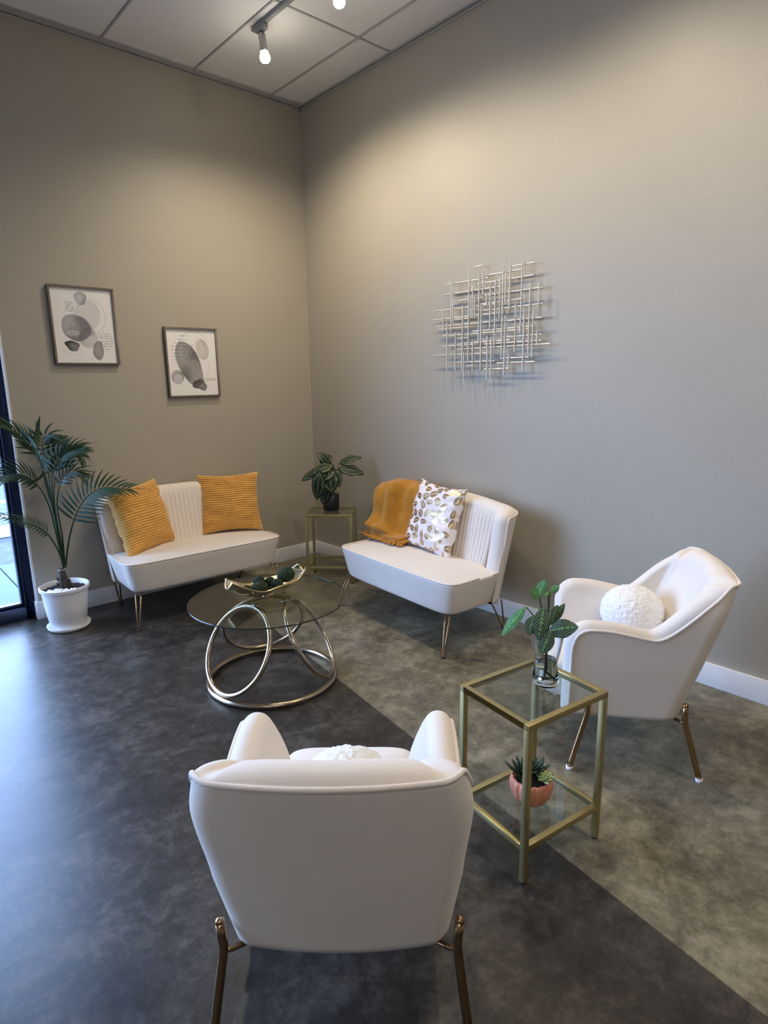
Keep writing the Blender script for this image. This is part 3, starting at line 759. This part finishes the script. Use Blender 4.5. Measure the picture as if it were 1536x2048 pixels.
# ------------------------------------------------------------------ framed prints
def framed_print(x0, x1, z0, z1, art, label):
    root = thing('framed_print', label, 'framed print', ((x0 + x1) / 2, 0, (z0 + z1) / 2), 0, 'abstract watercolour prints')
    hw, hh, t, d = (x1 - x0) / 2, (z1 - z0) / 2, 0.013, 0.028
    fr = MB()
    fr.box(-hw, hw, -d, -0.0005, hh - t, hh); fr.box(-hw, hw, -d, -0.0005, -hh, -hh + t)
    fr.box(-hw, -hw + t, -d, -0.0005, -hh + t, hh - t); fr.box(hw - t, hw, -d, -0.0005, -hh + t, hh - t)
    fr.build('frame', M['pframe'], root, bevel=0.0015, seg=1)
    nx, nz = 170, 210; mb = MB()
    mb.grid(nx, nz, lambda u, v: (-hw + t + (2 * hw - 2 * t) * u, -0.014, -hh + t + (2 * hh - 2 * t) * v))
    o = mb.build('print', M['print'], root, weld=False)
    uv = np.array([(i / (nx - 1), 1 - j / (nz - 1)) for j in range(nz) for i in range(nx)])
    c = np.ones((len(uv), 4), np.float32); c[:, :3] = (0.78, 0.76, 0.75); art(uv[:, 0], uv[:, 1], c)
    at = o.data.color_attributes.new('col', 'FLOAT_COLOR', 'POINT'); at.data.foreach_set('color', c.ravel())
    return root
def blob(c, x, y, cx, cy, rx, ry, rot, col, a, edge=0.5, wob=0.0, seed=0):
    dx, dy = (x - cx), (y - cy) * 1.25; th = math.radians(rot)
    u = (dx * math.cos(th) + dy * math.sin(th)) / rx; v = (-dx * math.sin(th) + dy * math.cos(th)) / ry
    ang = np.arctan2(v, u); r = np.sqrt(u * u + v * v) * (1 + wob * np.sin(3 * ang + seed) + wob * 0.5 * np.sin(5 * ang + 2 * seed))
    m = r < 1; al = a * (1 - edge * 0.5 + edge * 0.5 * r) * (0.85 + 0.15 * np.sin(9 * x + 7 * y + seed))
    al = np.where(m, np.clip(al, 0, 1), 0)[:, None]; c[:, :3] = c[:, :3] * (1 - al) + np.array(col) * al
def arc(c, x, y, cx, cy, rx, ry, rot, col, a, w, a0=-180, a1=180):
    dx, dy = (x - cx), (y - cy) * 1.25; th = math.radians(rot)
    u = (dx * math.cos(th) + dy * math.sin(th)) / rx; v = (-dx * math.sin(th) + dy * math.cos(th)) / ry
    r = np.sqrt(u * u + v * v); g = np.degrees(np.arctan2(v, u)); m = (np.abs(r - 1) < w) & (g > a0) & (g < a1)
    c[m, :3] = c[m, :3] * (1 - a) + np.array(col) * a
def script_lines(c, x, y, rows, col=(0.12, 0.11, 0.12)):
    for (xa, xb, yy, k) in rows:
        t_ = (x - xa) / max(1e-6, xb - xa); s_ = (x - xa) * 190
        wv = 0.0045 * np.sin(s_ * 1.0 + k * 2) + 0.003 * np.sin(s_ * 2.3 + k)
        m = (t_ > 0) & (t_ < 1) & (np.abs(y - yy - wv) < 0.0045) & (np.sin((x - xa) * 75 + k * 1.7) > -0.72)
        c[m, :3] = c[m, :3] * 0.25 + np.array(col) * 0.75
def art1(x, y, c):
    arc(c, x, y, 0.60, 0.37, 0.26, 0.30, 10, (0.45, 0.42, 0.42), 0.5, 0.025, -120, 60)
    blob(c, x, y, 0.56, 0.36, 0.22, 0.26, 20, (0.50, 0.48, 0.49), 0.6)
    blob(c, x, y, 0.48, 0.13, 0.10, 0.11, 0, (0.17, 0.15, 0.19), 0.85, wob=0.06)
    blob(c, x, y, 0.44, 0.15, 0.055, 0.09, 30, (0.6, 0.57, 0.6), 0.6)
    blob(c, x, y, 0.54, 0.66, 0.16, 0.17, 0, (0.34, 0.31, 0.32), 0.7)
    blob(c, x, y, 0.36, 0.53, 0.245, 0.215, 30, (0.10, 0.09, 0.105), 0.85, wob=0.03)
    blob(c, x, y, 0.52, 0.50, 0.09, 0.19, -35, (0.20, 0.18, 0.20), 0.45)
    blob(c, x, y, 0.30, 0.60, 0.11, 0.05, 0, (0.7, 0.68, 0.68), 0.35)
    arc(c, x, y, 0.27, 0.79, 0.16, 0.13, 0, (0.5, 0.48, 0.47), 0.5, 0.05, 10, 170)
    blob(c, x, y, 0.27, 0.77, 0.115, 0.085, 20, (0.015, 0.016, 0.02), 1.0, wob=0.10, seed=1)
    blob(c, x, y, 0.69, 0.83, 0.09, 0.165, 5, (0.18, 0.15, 0.155), 0.85, wob=0.05, seed=2)
    script_lines(c, x, y, [(0.22, 0.36, 0.19 + 0.024 * k, k) for k in range(6)] + [(0.26 , 0.44, 0.52 + 0.03 * k, k) for k in range(2)])
    script_lines(c, x, y, [(0.72, 0.90, 0.60, 1), (0.70, 0.93, 0.63, 2), (0.72, 0.98, 0.66, 3), (0.75, 0.98, 0.70, 4), (0.76, 0.97, 0.735, 5), (0.76, 0.95, 0.77, 6), (0.80, 0.90, 0.81, 7)])
def art2(x, y, c):
    arc(c, x, y, 0.55, 0.25, 0.30, 0.27, 0, (0.6, 0.58, 0.56), 0.45, 0.06, -170, -20)
    blob(c, x, y, 0.72, 0.30, 0.13, 0.20, -12, (0.30, 0.28, 0.26), 0.7)
    blob(c, x, y, 0.66, 0.27, 0.08, 0.20, -12, (0.68, 0.65, 0.60), 0.5)
    arc(c, x, y, 0.72, 0.55, 0.12, 0.20, 0, (0.35, 0.33, 0.32), 0.5, 0.03, -80, 80)
    script_lines(c, x, y, [(0.26, 0.40, 0.10, 1), (0.20, 0.42, 0.16, 2), (0.15, 0.42, 0.21, 3), (0.10, 0.40, 0.26, 4), (0.10, 0.36, 0.31, 5), (0.10, 0.34, 0.36, 6), (0.10, 0.30, 0.41, 7), (0.14, 0.24, 0.46, 8)])
    blob(c, x, y, 0.17, 0.72, 0.13, 0.13, 0, (0.17, 0.16, 0.18), 0.85)
    blob(c, x, y, 0.18, 0.76, 0.09, 0.10, 0, (0.62, 0.58, 0.62), 0.7)
    blob(c, x, y, 0.43, 0.52, 0.225, 0.45, -22, (0.07, 0.06, 0.058), 0.9, wob=0.02)
    blob(c, x, y, 0.58, 0.62, 0.10, 0.22, -20, (0.32, 0.30, 0.285), 0.75)
    arc(c, x, y, 0.62, 0.42, 0.40, 0.62, -10, (0.75, 0.73, 0.70), 0.6, 0.008, 70, 130)
    arc(c, x, y, 0.66, 0.42, 0.40, 0.62, -10, (0.75, 0.73, 0.70), 0.6, 0.008, 70, 130)
    blob(c, x, y, 0.62, 0.84, 0.15, 0.10, 15, (0.05, 0.045, 0.045), 0.95, wob=0.16, seed=3)
    blob(c, x, y, 0.78, 0.76, 0.20, 0.03, 0, (0.35, 0.33, 0.33), 0.5)
    script_lines(c, x, y, [(0.32, 0.55, 0.24 + 0.035 * k, k) for k in range(7)], (0.05, 0.05, 0.05))
framed_print(-2.014, -1.607, 1.679, 2.180, art1, 'higher framed abstract print, nearest the window on the left wall')
framed_print(-1.277, -0.870, 1.446, 1.951, art2, 'lower framed abstract print, nearer the room corner on the left wall')

# ------------------------------------------------------------------ track lighting
TX = -0.87
def track():
    root = thing('ceiling_track', 'slim grey lighting track running along the ceiling', 'lighting track', (TX, -0.80, CH))
    MB().box(-0.013, 0.013, -5.2, 0.0, -0.022, -0.001).build('rail', M['track'], root, bevel=0.002, seg=1)
    MB().box(-0.019, 0.019, -0.012, 0.012, -0.025, -0.0005).build('end_cap', M['nickel'], root, bevel=0.003)
track()
def spot(y, aim, label, energy):
    root = thing('track_spotlight', label, 'spotlight', (TX, y, CH - 0.0225), 0, 'track spotlights')
    MB().box(-0.016, 0.016, -0.045, 0.045, -0.03, -0.0005).build('adapter', M['track'], root, bevel=0.004)
    d = (Vector(aim) - Vector((TX, y, CH - 0.10))).normalized()
    piv = Vector((0, 0, -0.055))
    q = MB(); q.tube([Vector((0, 0, -0.028)), piv], 0.007, 10); q.build('swivel', M['nickel'], root)
    a = piv - d * 0.015; L = 0.115
    nrm = d.orthogonal().normalized(); B = d.cross(nrm)
    def cone(prof):
        mb = MB(); n = 28
        for (r, s_) in prof:
            mb.v += [tuple(a + d * s_ + (nrm * math.cos(2 * math.pi * k / n) + B * math.sin(2 * math.pi * k / n)) * r) for k in range(n)]
        for i in range(len(prof) - 1):
            for k in range(n):
                l = (k + 1) % n; mb.f.append((i * n + k, i * n + l, (i + 1) * n + l, (i + 1) * n + k))
        mb.mi = [0] * len(mb.f); return mb
    cone([(0.001, 0), (0.018, 0.0), (0.022, 0.006), (0.022, 0.085), (0.026, 0.10), (0.024, 0.10), (0.020, 0.08), (0.001, 0.08)]).build('lamp_head', M['nickel'], root)
    cone([(0.016, 0.095), (0.026, 0.112), (0.031, 0.130), (0.030, 0.142), (0.022, 0.153), (0.010, 0.159), (0.0005, 0.161)]).build('bulb', M['bulb'], root)
    l = bpy.data.lights.new('bulb_light', 'SPOT'); l.energy = energy; l.color = SPOT_COL; l.spot_size = math.radians(SPOT_DEG); l.spot_blend = 0.85; l.shadow_soft_size = 0.035
    o = bpy.data.objects.new('bulb_light', l); COL.objects.link(o); o.parent = root
    o.location = a + d * 0.20; o.rotation_euler = (-d).to_track_quat('Z', 'Y').to_euler()
SPOT_COL = (1.0, 0.86, 0.66); SPOT_DEG = 168
spot(-0.88, (-0.75, -1.05, 1.6), 'lit track spotlight hanging at the end of the ceiling track nearest the corner', SPOT_W)
spot(-1.62, (-0.75, -1.75, 1.6), 'lit track spotlight second from the corner, half out at the top edge', SPOT_W * 0.62)
spot(-2.75, (-0.8, -2.9, 1.4), 'lit track spotlight third from the corner on the ceiling track', SPOT_W * 0.70)
spot(-3.9, (-0.9, -4.0, 1.2), 'lit track spotlight fourth from the corner on the ceiling track', SPOT_W * 0.6)
spot(-5.2, (-1.2, -5.0, 1.2), 'lit track spotlight fifth from the corner on the ceiling track', SPOT_W * 0.6)
# glowing ceiling panels added out of view as fill for the room
def fill_panel(x, y, label):
    root = thing('added_fill_light', label, 'added fill light', (x, y, CH), 0, 'added square fill panels')
    MB().box(-0.29, 0.29, -0.29, 0.29, -0.010, -0.0105 + 0.004).build('diffuser', M['panel'], root, smooth=False)
    fr = MB(); 
    for (a, b, c_, d) in ((-0.3, 0.3, -0.3, -0.285), (-0.3, 0.3, 0.285, 0.3), (-0.3, -0.285, -0.285, 0.285), (0.285, 0.3, -0.285, 0.285)): fr.box(a, b, c_, d, -0.014, -0.001)
    fr.build('panel_frame', M['trim'], root, smooth=False)
fill_panel(-3.4, -6.0, 'square fill panel added on the ceiling behind the viewer, nearer the right wall')
fill_panel(-5.4, -6.0, 'square fill panel added on the ceiling behind the viewer, nearer the far left wall')

# ------------------------------------------------------------------ plants
def leaf(mb_or_none, base, tip, width, up, droop=0.0, fold=0.25, shape=0.8, n=(9, 13), root=None, name='leaf', colfn=None, mat=None, ripple=0.0, tipw=0.0):
    b, t = Vector(base), Vector(tip); d = t - b; L = d.length; d.normalize(); up = Vector(up)
    side = d.cross(up).normalized(); nrm = side.cross(d).normalized()
    def fn(u, v):
        a = 2 * u - 1; wv = width / 2 * (math.sin(math.pi * min(1, v ** shape)) ** 0.75 + tipw * v * (1 - v))
        wv *= 1.0 if v < 0.999 else 0.0
        p = b + d * (L * v) + side * (a * wv) + nrm * (fold * abs(a) * wv + droop * L * (4 * v * (1 - v)) + ripple * wv * math.sin(14 * v + 3 * (a > 0)) * a * a)
        return tuple(p)
    if mb_or_none is not None: mb_or_none.grid(n[0], n[1], fn); return
    mb = MB(); mb.grid(n[0], n[1], fn); o = mb.build(name, mat, root, weld=False, solid=0.0012)
    if colfn:
        c = np.array([(*colfn(2 * i / (n[0] - 1) - 1, j / (n[1] - 1)), 1) for j in range(n[1]) for i in range(n[0])], np.float32)
        at = o.data.color_attributes.new('col', 'FLOAT_COLOR', 'POINT'); at.data.foreach_set('color', c.ravel())
    return o

# palm by the window
PC = Vector((-2.195, -0.29, 0))
def catmull(P, n=10):
    P = [Vector(p) for p in P]; out = []
    Q = [P[0] * 2 - P[1]] + P + [P[-1] * 2 - P[-2]]
    for i in range(1, len(Q) - 2):
        for k in range(n):
            t = k / n; a, b, c, d = Q[i - 1], Q[i], Q[i + 1], Q[i + 2]
            out.append(0.5 * ((2 * b) + (c - a) * t + (2 * a - 5 * b + 4 * c - d) * t * t + (3 * b - a - 3 * c + d) * t ** 3))
    out.append(P[-1]); return out
def palm():
    root = thing('potted_palm', 'potted palm with feathery fronds in a white pot beside the window', 'potted plant', PC)
    MB().lathe([(0.0, 0.014), (0.100, 0.014), (0.108, 0.022), (0.128, 0.16), (0.137, 0.262), (0.148, 0.266), (0.149, 0.284), (0.143, 0.288), (0.137, 0.284), (0.130, 0.25), (0.0, 0.245)], 64).build('pot', M['pot_white'], root, angle=0.8)
    MB().lathe([(0, 0), (0.112, 0), (0.124, 0.006), (0.131, 0.026), (0.128, 0.028), (0.118, 0.010), (0, 0.009)], 64).build('saucer', M['pot_white'], root)
    MB().grid(40, 12, lambda u, v: (0.129 * v * math.cos(2 * math.pi * u), 0.129 * v * math.sin(2 * math.pi * u), 0.257 + 0.012 * (1 - v) + 0.004 * math.sin(17 * u * 6.28 + 9 * v)), wrapu=True).build('soil', M['soil'], root)
    tr = MB(); tr.tube([(0, 0, 0.255), (0.003, 0, 0.30), (-0.002, 0, 0.35), (-0.006, 0, 0.40)], [0.040, 0.032, 0.022, 0.017], 14)
    rnd = random.Random(2)
    for k in range(26):
        a = rnd.uniform(0, 6.28); z = rnd.uniform(0.26, 0.32); r0 = 0.036 - (z - 0.26) * 0.12
        tr.tube([(r0 * math.cos(a), r0 * math.sin(a), z), ((r0 + 0.012) * math.cos(a + .3), (r0 + 0.012) * math.sin(a + .3), z + rnd.uniform(-0.01, 0.02))], [0.006, 0.002], 5)
    tr.build('trunk', M['trunk'], root, weld=False)
    tie = MB(); tie.tube([(0.018 * math.cos(a / 10 * 6.28) - 0.006, 0.018 * math.sin(a / 10 * 6.28), 0.39) for a in range(10)], 0.0018, 6, True); tie.build('tie', M['foot_white'], root)
    def W(px, py, y): return ony(px, py, y) - PC
    # (rachis control points: photo position + depth y, leaflet start, number, length, splay, droop)
    F = [
        ([(131, 1135, -.29), (138, 1080, -.30), (150, 1035, -.33), (170, 998, -.36), (205, 976, -.40), (258, 978, -.44)], 0.36, 17, 0.180, 74, 0.02, 0.0),
        ([(127, 1135, -.29), (116, 1070, -.29), (102, 1000, -.32), (90, 950, -.38), (78, 912, -.46), (60, 888, -.52)], 0.60, 16, 0.165, 80, 0.02, 0.2),
        ([(129, 1135, -.29), (118, 1070, -.27), (106, 1000, -.24), (106, 945, -.22), (128, 912, -.24), (160, 898, -.26)], 0.58, 13, 0.17, 42, 0.12, 0.1),
        ([(127, 1135, -.29), (116, 1070, -.26), (99, 995, -.22), (76, 920, -.20), (42, 874, -.22), (-14, 838, -.26)], 0.64, 12, 0.14, 30, 0.06, 0.0),
        ([(129, 1135, -.29), (117, 1075, -.28), (103, 1000, -.25), (95, 940, -.16), (84, 892, -.12), (92, 872, -.12), (118, 890, -.14)], 0.58, 12, 0.16, 65, 0.22, 0.1),
        ([(127, 1135, -.29), (118, 1105, -.30), (98, 1072, -.33), (72, 1052, -.36), (40, 1042, -.38), (-10, 1030, -.40)], 0.42, 16, 0.085, 62, 0.03, 0.2),
        ([(128, 1135, -.29), (114, 1075, -.31), (97, 1010, -.36), (72, 968, -.42), (36, 948, -.46), (-15, 958, -.50)], 0.58, 13, 0.15, 58, 0.05, 0.2),
        ([(130, 1135, -.29), (119, 1070, -.25), (108, 1000, -.20), (112, 940, -.14), (128, 898, -.11), (158, 912, -.12)], 0.58, 12, 0.15, 60, 0.18, 0.1),
        ([(130, 1135, -.29), (124, 1070, -.30), (114, 1010, -.36), (122, 965, -.42), (142, 945, -.47), (162, 952, -.50)], 0.56, 11, 0.13, 50, 0.10, 0.1),
    ]
    for fi, (ctrl, s0, nl, ll, ang, droop, cup) in enumerate(F):
        C = catmull([W(*c_) for c_ in ctrl], 12); m = len(C)
        mb = MB(); mb.tube(C, [0.0062 * (1 - 0.75 * k / m) for k in range(m)], 7)
        view = (CAM - PC - C[m * 2 // 3]).normalized()
        for k in range(nl):
            s_ = s0 + (1 - s0) * (k + 0.5) / nl; i = min(m - 2, int(s_ * (m - 1))); p = C[i].lerp(C[i + 1], s_ * (m - 1) - i)
            d = (C[i + 1] - C[i]).normalized()
            nrm = (view * 0.55 + Vector((0, 0, 0.75))); nrm = (nrm - d * nrm.dot(d)).normalized(); sd = d.cross(nrm)
            fr_ = (k + 0.5) / nl; L_ = ll * (0.72 + 0.5 * math.sin(math.pi * min(1, fr_ * 0.9 + 0.12))) * (1.0 - 0.25 * fr_)
            an = math.radians(ang * (1 - 0.55 * fr_))
            for sg in (-1, 1):
                r1 = hnoise(fi, k, sg); dr = (d * math.cos(an) + sd * sg * math.sin(an) + nrm * 0.10 * (r1 - 0.3)).normalized()
                q = p + dr * L_ * (0.92 + 0.16 * r1) - Vector((0, 0, L_ * droop * (0.5 + r1)))
                q.y = min(q.y, -0.02 - PC.y)
                leaf(mb, p, q, 0.0185 if fi not in (5,) else 0.011, nrm, droop=0.05 + droop * 0.6, fold=0.35, shape=0.62, n=(3, 8))
        q = C[-1] + (C[-1] - C[-3]).normalized() * ll * 0.8
        leaf(mb, C[-1], q, 0.016, Vector((0, 0, 1)), fold=0.3, shape=0.6, n=(3, 8), droop=0.04)
        mb.build('frond', M['palm'], root, weld=False)
    # the newest, still undivided blade
    mb = MB(); b_ = W(72, 900, -.30); mb.tube([W(100, 1000, -.30), W(84, 940, -.30), b_], 0.004, 6)
    leaf(mb, W(73, 902, -.30), W(80, 830, -.26), 0.032, Vector((0.3, -1, 0.2)), fold=0.4, shape=0.7, n=(5, 12), droop=-0.08)
    mb.build('young_blade', M['palm'], root, weld=False)
palm()
rnd = random.Random(12); peb0 = None; PEB = []
for k in range(16):
    a = math.radians(-165 + 150 * k / 15 + rnd.uniform(-4, 4)) if k < 11 else math.radians(rnd.uniform(-150, -10)); r = (0.098 if k < 11 else 0.066) + rnd.uniform(-0.006, 0.006)
    bm = MB().ball((0, 0, 0), 0.0125, 12, 8, (rnd.uniform(0.9, 1.4), rnd.uniform(0.8, 1.1), rnd.uniform(0.6, 0.8)))
    o = bm.build('pebble', M['pebble'])
    o.location = PC + Vector((r * math.cos(a), r * math.sin(a), 0.2735)); o.rotation_euler = (0, 0, rnd.uniform(0, 3)); PEB.append(o)
    tag(o, 'small white pebble lying on the soil in the white palm pot', 'pebble', 'white pebbles in the palm pot')

# dark calathea on the corner table
def calathea():
    c = Vector((ST2[0] + 0.012, ST2[1] + 0.012, 0.551)); root = thing('calathea_plant', 'broad-leaved calathea in a black pot on the corner side table', 'potted plant', c)
    MB().lathe([(0, 0), (0.056, 0), (0.062, 0.005), (0.066, 0.13), (0.062, 0.132), (0.058, 0.118), (0.0, 0.116)], 48).build('pot', M['black'], root)
    MB().lathe([(0, 0.122), (0.058, 0.118)], 24).build('soil', M['soil'], root)
    def col(a, v):
        r = math.hypot(a * 0.95, (v - 0.5) * 1.9); 
        if 0.66 < r < 0.80: return (0.10, 0.14, 0.065)
        if abs(a) < 0.05: return (0.08, 0.12, 0.05)
        k = 0.5 + 0.5 * math.sin(26 * v - 6 * abs(a)); return (0.004 + 0.006 * k, 0.009 + 0.012 * k, 0.005 + 0.005 * k)
    def W(px, py, dd):   # dd: metres towards the viewer from the pot centre
        r = ray(px, py); v2 = Vector((-0.60, -0.80, 0)).normalized(); P0 = c + v2 * dd
        return CAM + r * ((P0 - CAM).dot(v2) / r.dot(v2)) - c
    LV = [((662, 972, .0), (634, 1000, .10), (640, 940, .13), 0.075), ((664, 970, .0), (664, 988, .13), (655, 935, .08), 0.105), ((664, 968, .02), (632, 968, .11), (672, 938, .07), 0.080),
          ((668, 945, .0), (603, 962, .06), (655, 938, .04), 0.070), ((668, 940, .0), (728, 949, .06), (676, 938, .03), 0.085), ((669, 935, -.02), (724, 915, .0), (678, 928, -.01), 0.060),
          ((664, 935, -.03), (634, 906, -.03), (662, 930, -.02), 0.070), ((664, 930, -.03), (664, 912, -.06), (640, 925, -.03), 0.075), ((665, 985, .0), (645, 1008, .06), (655, 975, .05), 0.065),
          ((664, 980, .0), (678, 975, .12), (672, 938, .05), 0.055), ((664, 950, .05), (622, 950, .10), (668, 930, .06), 0.075)]
    for i, (stm, tip, base, wd) in enumerate(LV):
        b = W(*base); t = W(*tip); up = Vector((-0.35, -0.5, 0.75))
        lf = leaf(None, b, t, wd * 1.32, up, droop=0.12, fold=-0.15, shape=0.85, n=(15, 25), root=root, name='leaf', colfn=col, mat=M['leafv'], ripple=0.10)
        mid = Vector((b.x * 0.5, b.y * 0.5, (0.12 + b.z) / 2 + 0.02))
        st = MB().tube(catmull([Vector((0.012 * math.cos(i), 0.012 * math.sin(i), 0.115)), mid, b], 6), 0.0024, 6).build('stem', M['stem'], lf)
calathea()

# prayer plant cutting in an hourglass vase on the front side table
def vase():
    c = onz(1090, 1366, 0.5475); root = thing('glass_vase', 'clear hourglass vase of water with a striped prayer plant cutting on the gold side table', 'vase', c)
    prof_o = [(0.0, 0.0), (0.036, 0.0), (0.0395, 0.004), (0.040, 0.012), (0.034, 0.055), (0.033, 0.068), (0.036, 0.085), (0.0455, 0.135), (0.0485, 0.165), (0.0492, 0.170)]
    prof_i = [(0.0475, 0.171), (0.0462, 0.165), (0.0432, 0.135), (0.0338, 0.086), (0.0308, 0.068), (0.0316, 0.055), (0.0368, 0.014), (0.033, 0.010), (0.0, 0.009)]
    K = 1.12; sc = lambda P: [(r * K, z * K) for r, z in P]
    MB().lathe(sc(prof_o + prof_i), 64).build('vase_body', M['vglass'], root)
    wi = [(0.0, 0.0091), (0.0330, 0.0101), (0.0367, 0.0141), (0.0315, 0.055), (0.0307, 0.068), (0.0322, 0.078), (0.0, 0.078)]
    MB().lathe(sc(wi), 64).build('water', M['water'], root)
    rt = MB(); rt.tube(catmull([(0.002, 0, 0.15), (0.0, 0.0, 0.10), (0.001, 0.0, 0.066), (-0.002, 0.0, 0.048)], 5), 0.0042, 8)
    rt.tube(catmull([(-0.002, 0, 0.048), (-0.012, -0.004, 0.030), (-0.020, -0.004, 0.020)], 5), [0.003] * 10 + [0.0015], 6)
    rt.tube(catmull([(-0.002, 0, 0.048), (0.008, -0.006, 0.034), (0.018, -0.012, 0.016)], 5), [0.003] * 10 + [0.0015], 6)
    rt.build('root', M['root'], root, weld=False)
    vd = Vector((CAM.x - c.x, CAM.y - c.y, 0)).normalized()
    def W(px, py, dd):
        r = ray(px, py); P0 = c + vd * dd; return CAM + r * ((P0 - CAM).dot(vd) / r.dot(vd)) - c
    def col(a, v):
        ab = abs(a); ph = (v - 0.30 * ab ** 1.2) * 9.5; fr = ph - math.floor(ph)
        if ab < 0.10 + 0.05 * math.sin(40 * v): return (0.14, 0.30, 0.09)
        if fr < 0.17 and ab < 0.93: return (0.36, 0.48, 0.29)
        return (0.006, 0.020, 0.008) if fr > 0.40 else (0.016, 0.045, 0.016)
    def col2(a, v):
        b_ = col(a, v); return (b_[0] * 1.0 + 0.06, b_[1] * 1.1 + 0.16, b_[2] + 0.05)
    LV = [((1088, 1214, .03), (1077, 1281, .075), 0.052, col, .10), ((1068, 1232, .03), (1058, 1270, .055), 0.044, col, .1), ((1052, 1214, .02), (1004, 1271, .02), 0.036, col2, .05),
          ((1098, 1262, .03), (1157, 1254, .05), 0.062, col, .10), ((1103, 1262, .05), (1082, 1309, .07), 0.048, col, .06), ((1102, 1240, .0), (1116, 1210, -.02), 0.028, col, .0),
          ((1100, 1250, -.01), (1130, 1207, -.03), 0.030, col, .05), ((1078, 1192, .02), (1062, 1180, .04), 0.040, col2, .0), ((1076, 1192, .0), (1092, 1160, .01), 0.036, col2, .05), ((1100, 1184, .0), (1119, 1172, .0), 0.026, col2, .0), ((1097, 1186, .0), (1086, 1190, .02), 0.018, col2, 0)]
    node = Vector((0, 0, 0.15))
    for i, (b, t, wd, cf, dr) in enumerate(LV):
        B_, T_ = W(*b), W(*t); up = vd * 0.75 + Vector((0, 0, 0.6))
        lf = leaf(None, B_, T_, wd, up, droop=dr, fold=-0.12, shape=0.92, n=(25, 101), root=root, name='leaf', colfn=cf, mat=M['leafv'], ripple=0.05)
        MB().tube(catmull([node, Vector((B_.x * 0.45, B_.y * 0.45, (node.z + B_.z) / 2 + 0.01)), B_], 6), 0.0020, 6).build('stem', M['stem'], lf)
    s1 = MB().tube(catmull([node, W(1082, 1215, 0), W(1078, 1192, .01)], 6), 0.003, 6).build('main_stem', M['stem'], root)
M['water'] = liquid_glass('clear_water', (0.98, 1.0, 1.0), 1.33)
vase()

# succulents in a ribbed terracotta bowl on the lower shelf
def succulents():
    c = Vector((ST1[0] + 0.018, ST1[1] + 0.008, 0.1325)); c = onz(1061, 1597, 0.1325); root = thing('succulent_planter', 'ribbed terracotta pumpkin bowl of succulents on the lower shelf of the gold side table', 'potted plant', c)
    rib = lambda a, z: 0.96 + 0.075 * abs(math.sin(8 * a)) ** 0.7 * (1 if z > 0.004 else 0)
    MB().lathe([(0, 0), (0.040, 0), (0.051, 0.006), (0.065, 0.028), (0.071, 0.054), (0.070, 0.074), (0.064, 0.087), (0.061, 0.088), (0.060, 0.079), (0.0, 0.075)], 112, rib=rib).build('bowl', M['terra'], root)
    MB().lathe([(0, 0.082), (0.060, 0.078)], 28).build('soil', M['soil'], root)
    vd = Vector((CAM.x - c.x, CAM.y - c.y, 0)).normalized(); sd = Vector((-vd.y, vd.x, 0))
    def rosette(p, R, n, mat, nm, wid, up0, up1, seed):
        mb = MB(); rnd = random.Random(seed)
        for k in range(n):
            a = k * 2.399; f = (k + 1) / n; el = math.radians(up0 + (up1 - up0) * (1 - f)); L = R * (0.5 + 0.5 * f)
            d = Vector((math.cos(a) * math.cos(el), math.sin(a) * math.cos(el), math.sin(el))); b = p + d * 0.003
            side = d.cross(Vector((0, 0, 1))).normalized(); nr = side.cross(d)
            def fn(u, v, b=b, d=d, side=side, nr=nr, L=L):
                an = 2 * math.pi * u; w_ = wid * (math.sin(math.pi * min(1, 0.12 + 0.88 * v)) ** 0.6)
                if v > 0.99: w_ = 0.0003
                return tuple(b + d * L * v + side * w_ * math.cos(an) + nr * (w_ * 0.45 * math.sin(an) + 0.10 * L * v * v))
            mb.grid(8, 8, fn, wrapu=True)
        mb.build(nm, mat, root, weld=False)
    rosette(Vector((0, 0, 0.083)) - sd * 0.030 + vd * 0.0, 0.072, 28, M['succ'], 'spiky_succulent', 0.0080, 25, 75, 1)
    rosette(Vector((0, 0, 0.083)) + sd * 0.014 - vd * 0.018, 0.066, 22, M['succ'], 'leafy_succulent', 0.010, 30, 80, 2)
    rosette(Vector((0, 0, 0.088)) + sd * 0.044 + vd * 0.014, 0.040, 22, M['succ2'], 'pale_rosette', 0.0088, 12, 70, 3)
    MB().ball((0, 0, 0), 0.012, 12, 8, (1.2, 0.8, 0.6)).build('white_stone', M['pebble'], root).location = Vector((0, 0, 0.084)) - sd * 0.014 + vd * 0.043
succulents()
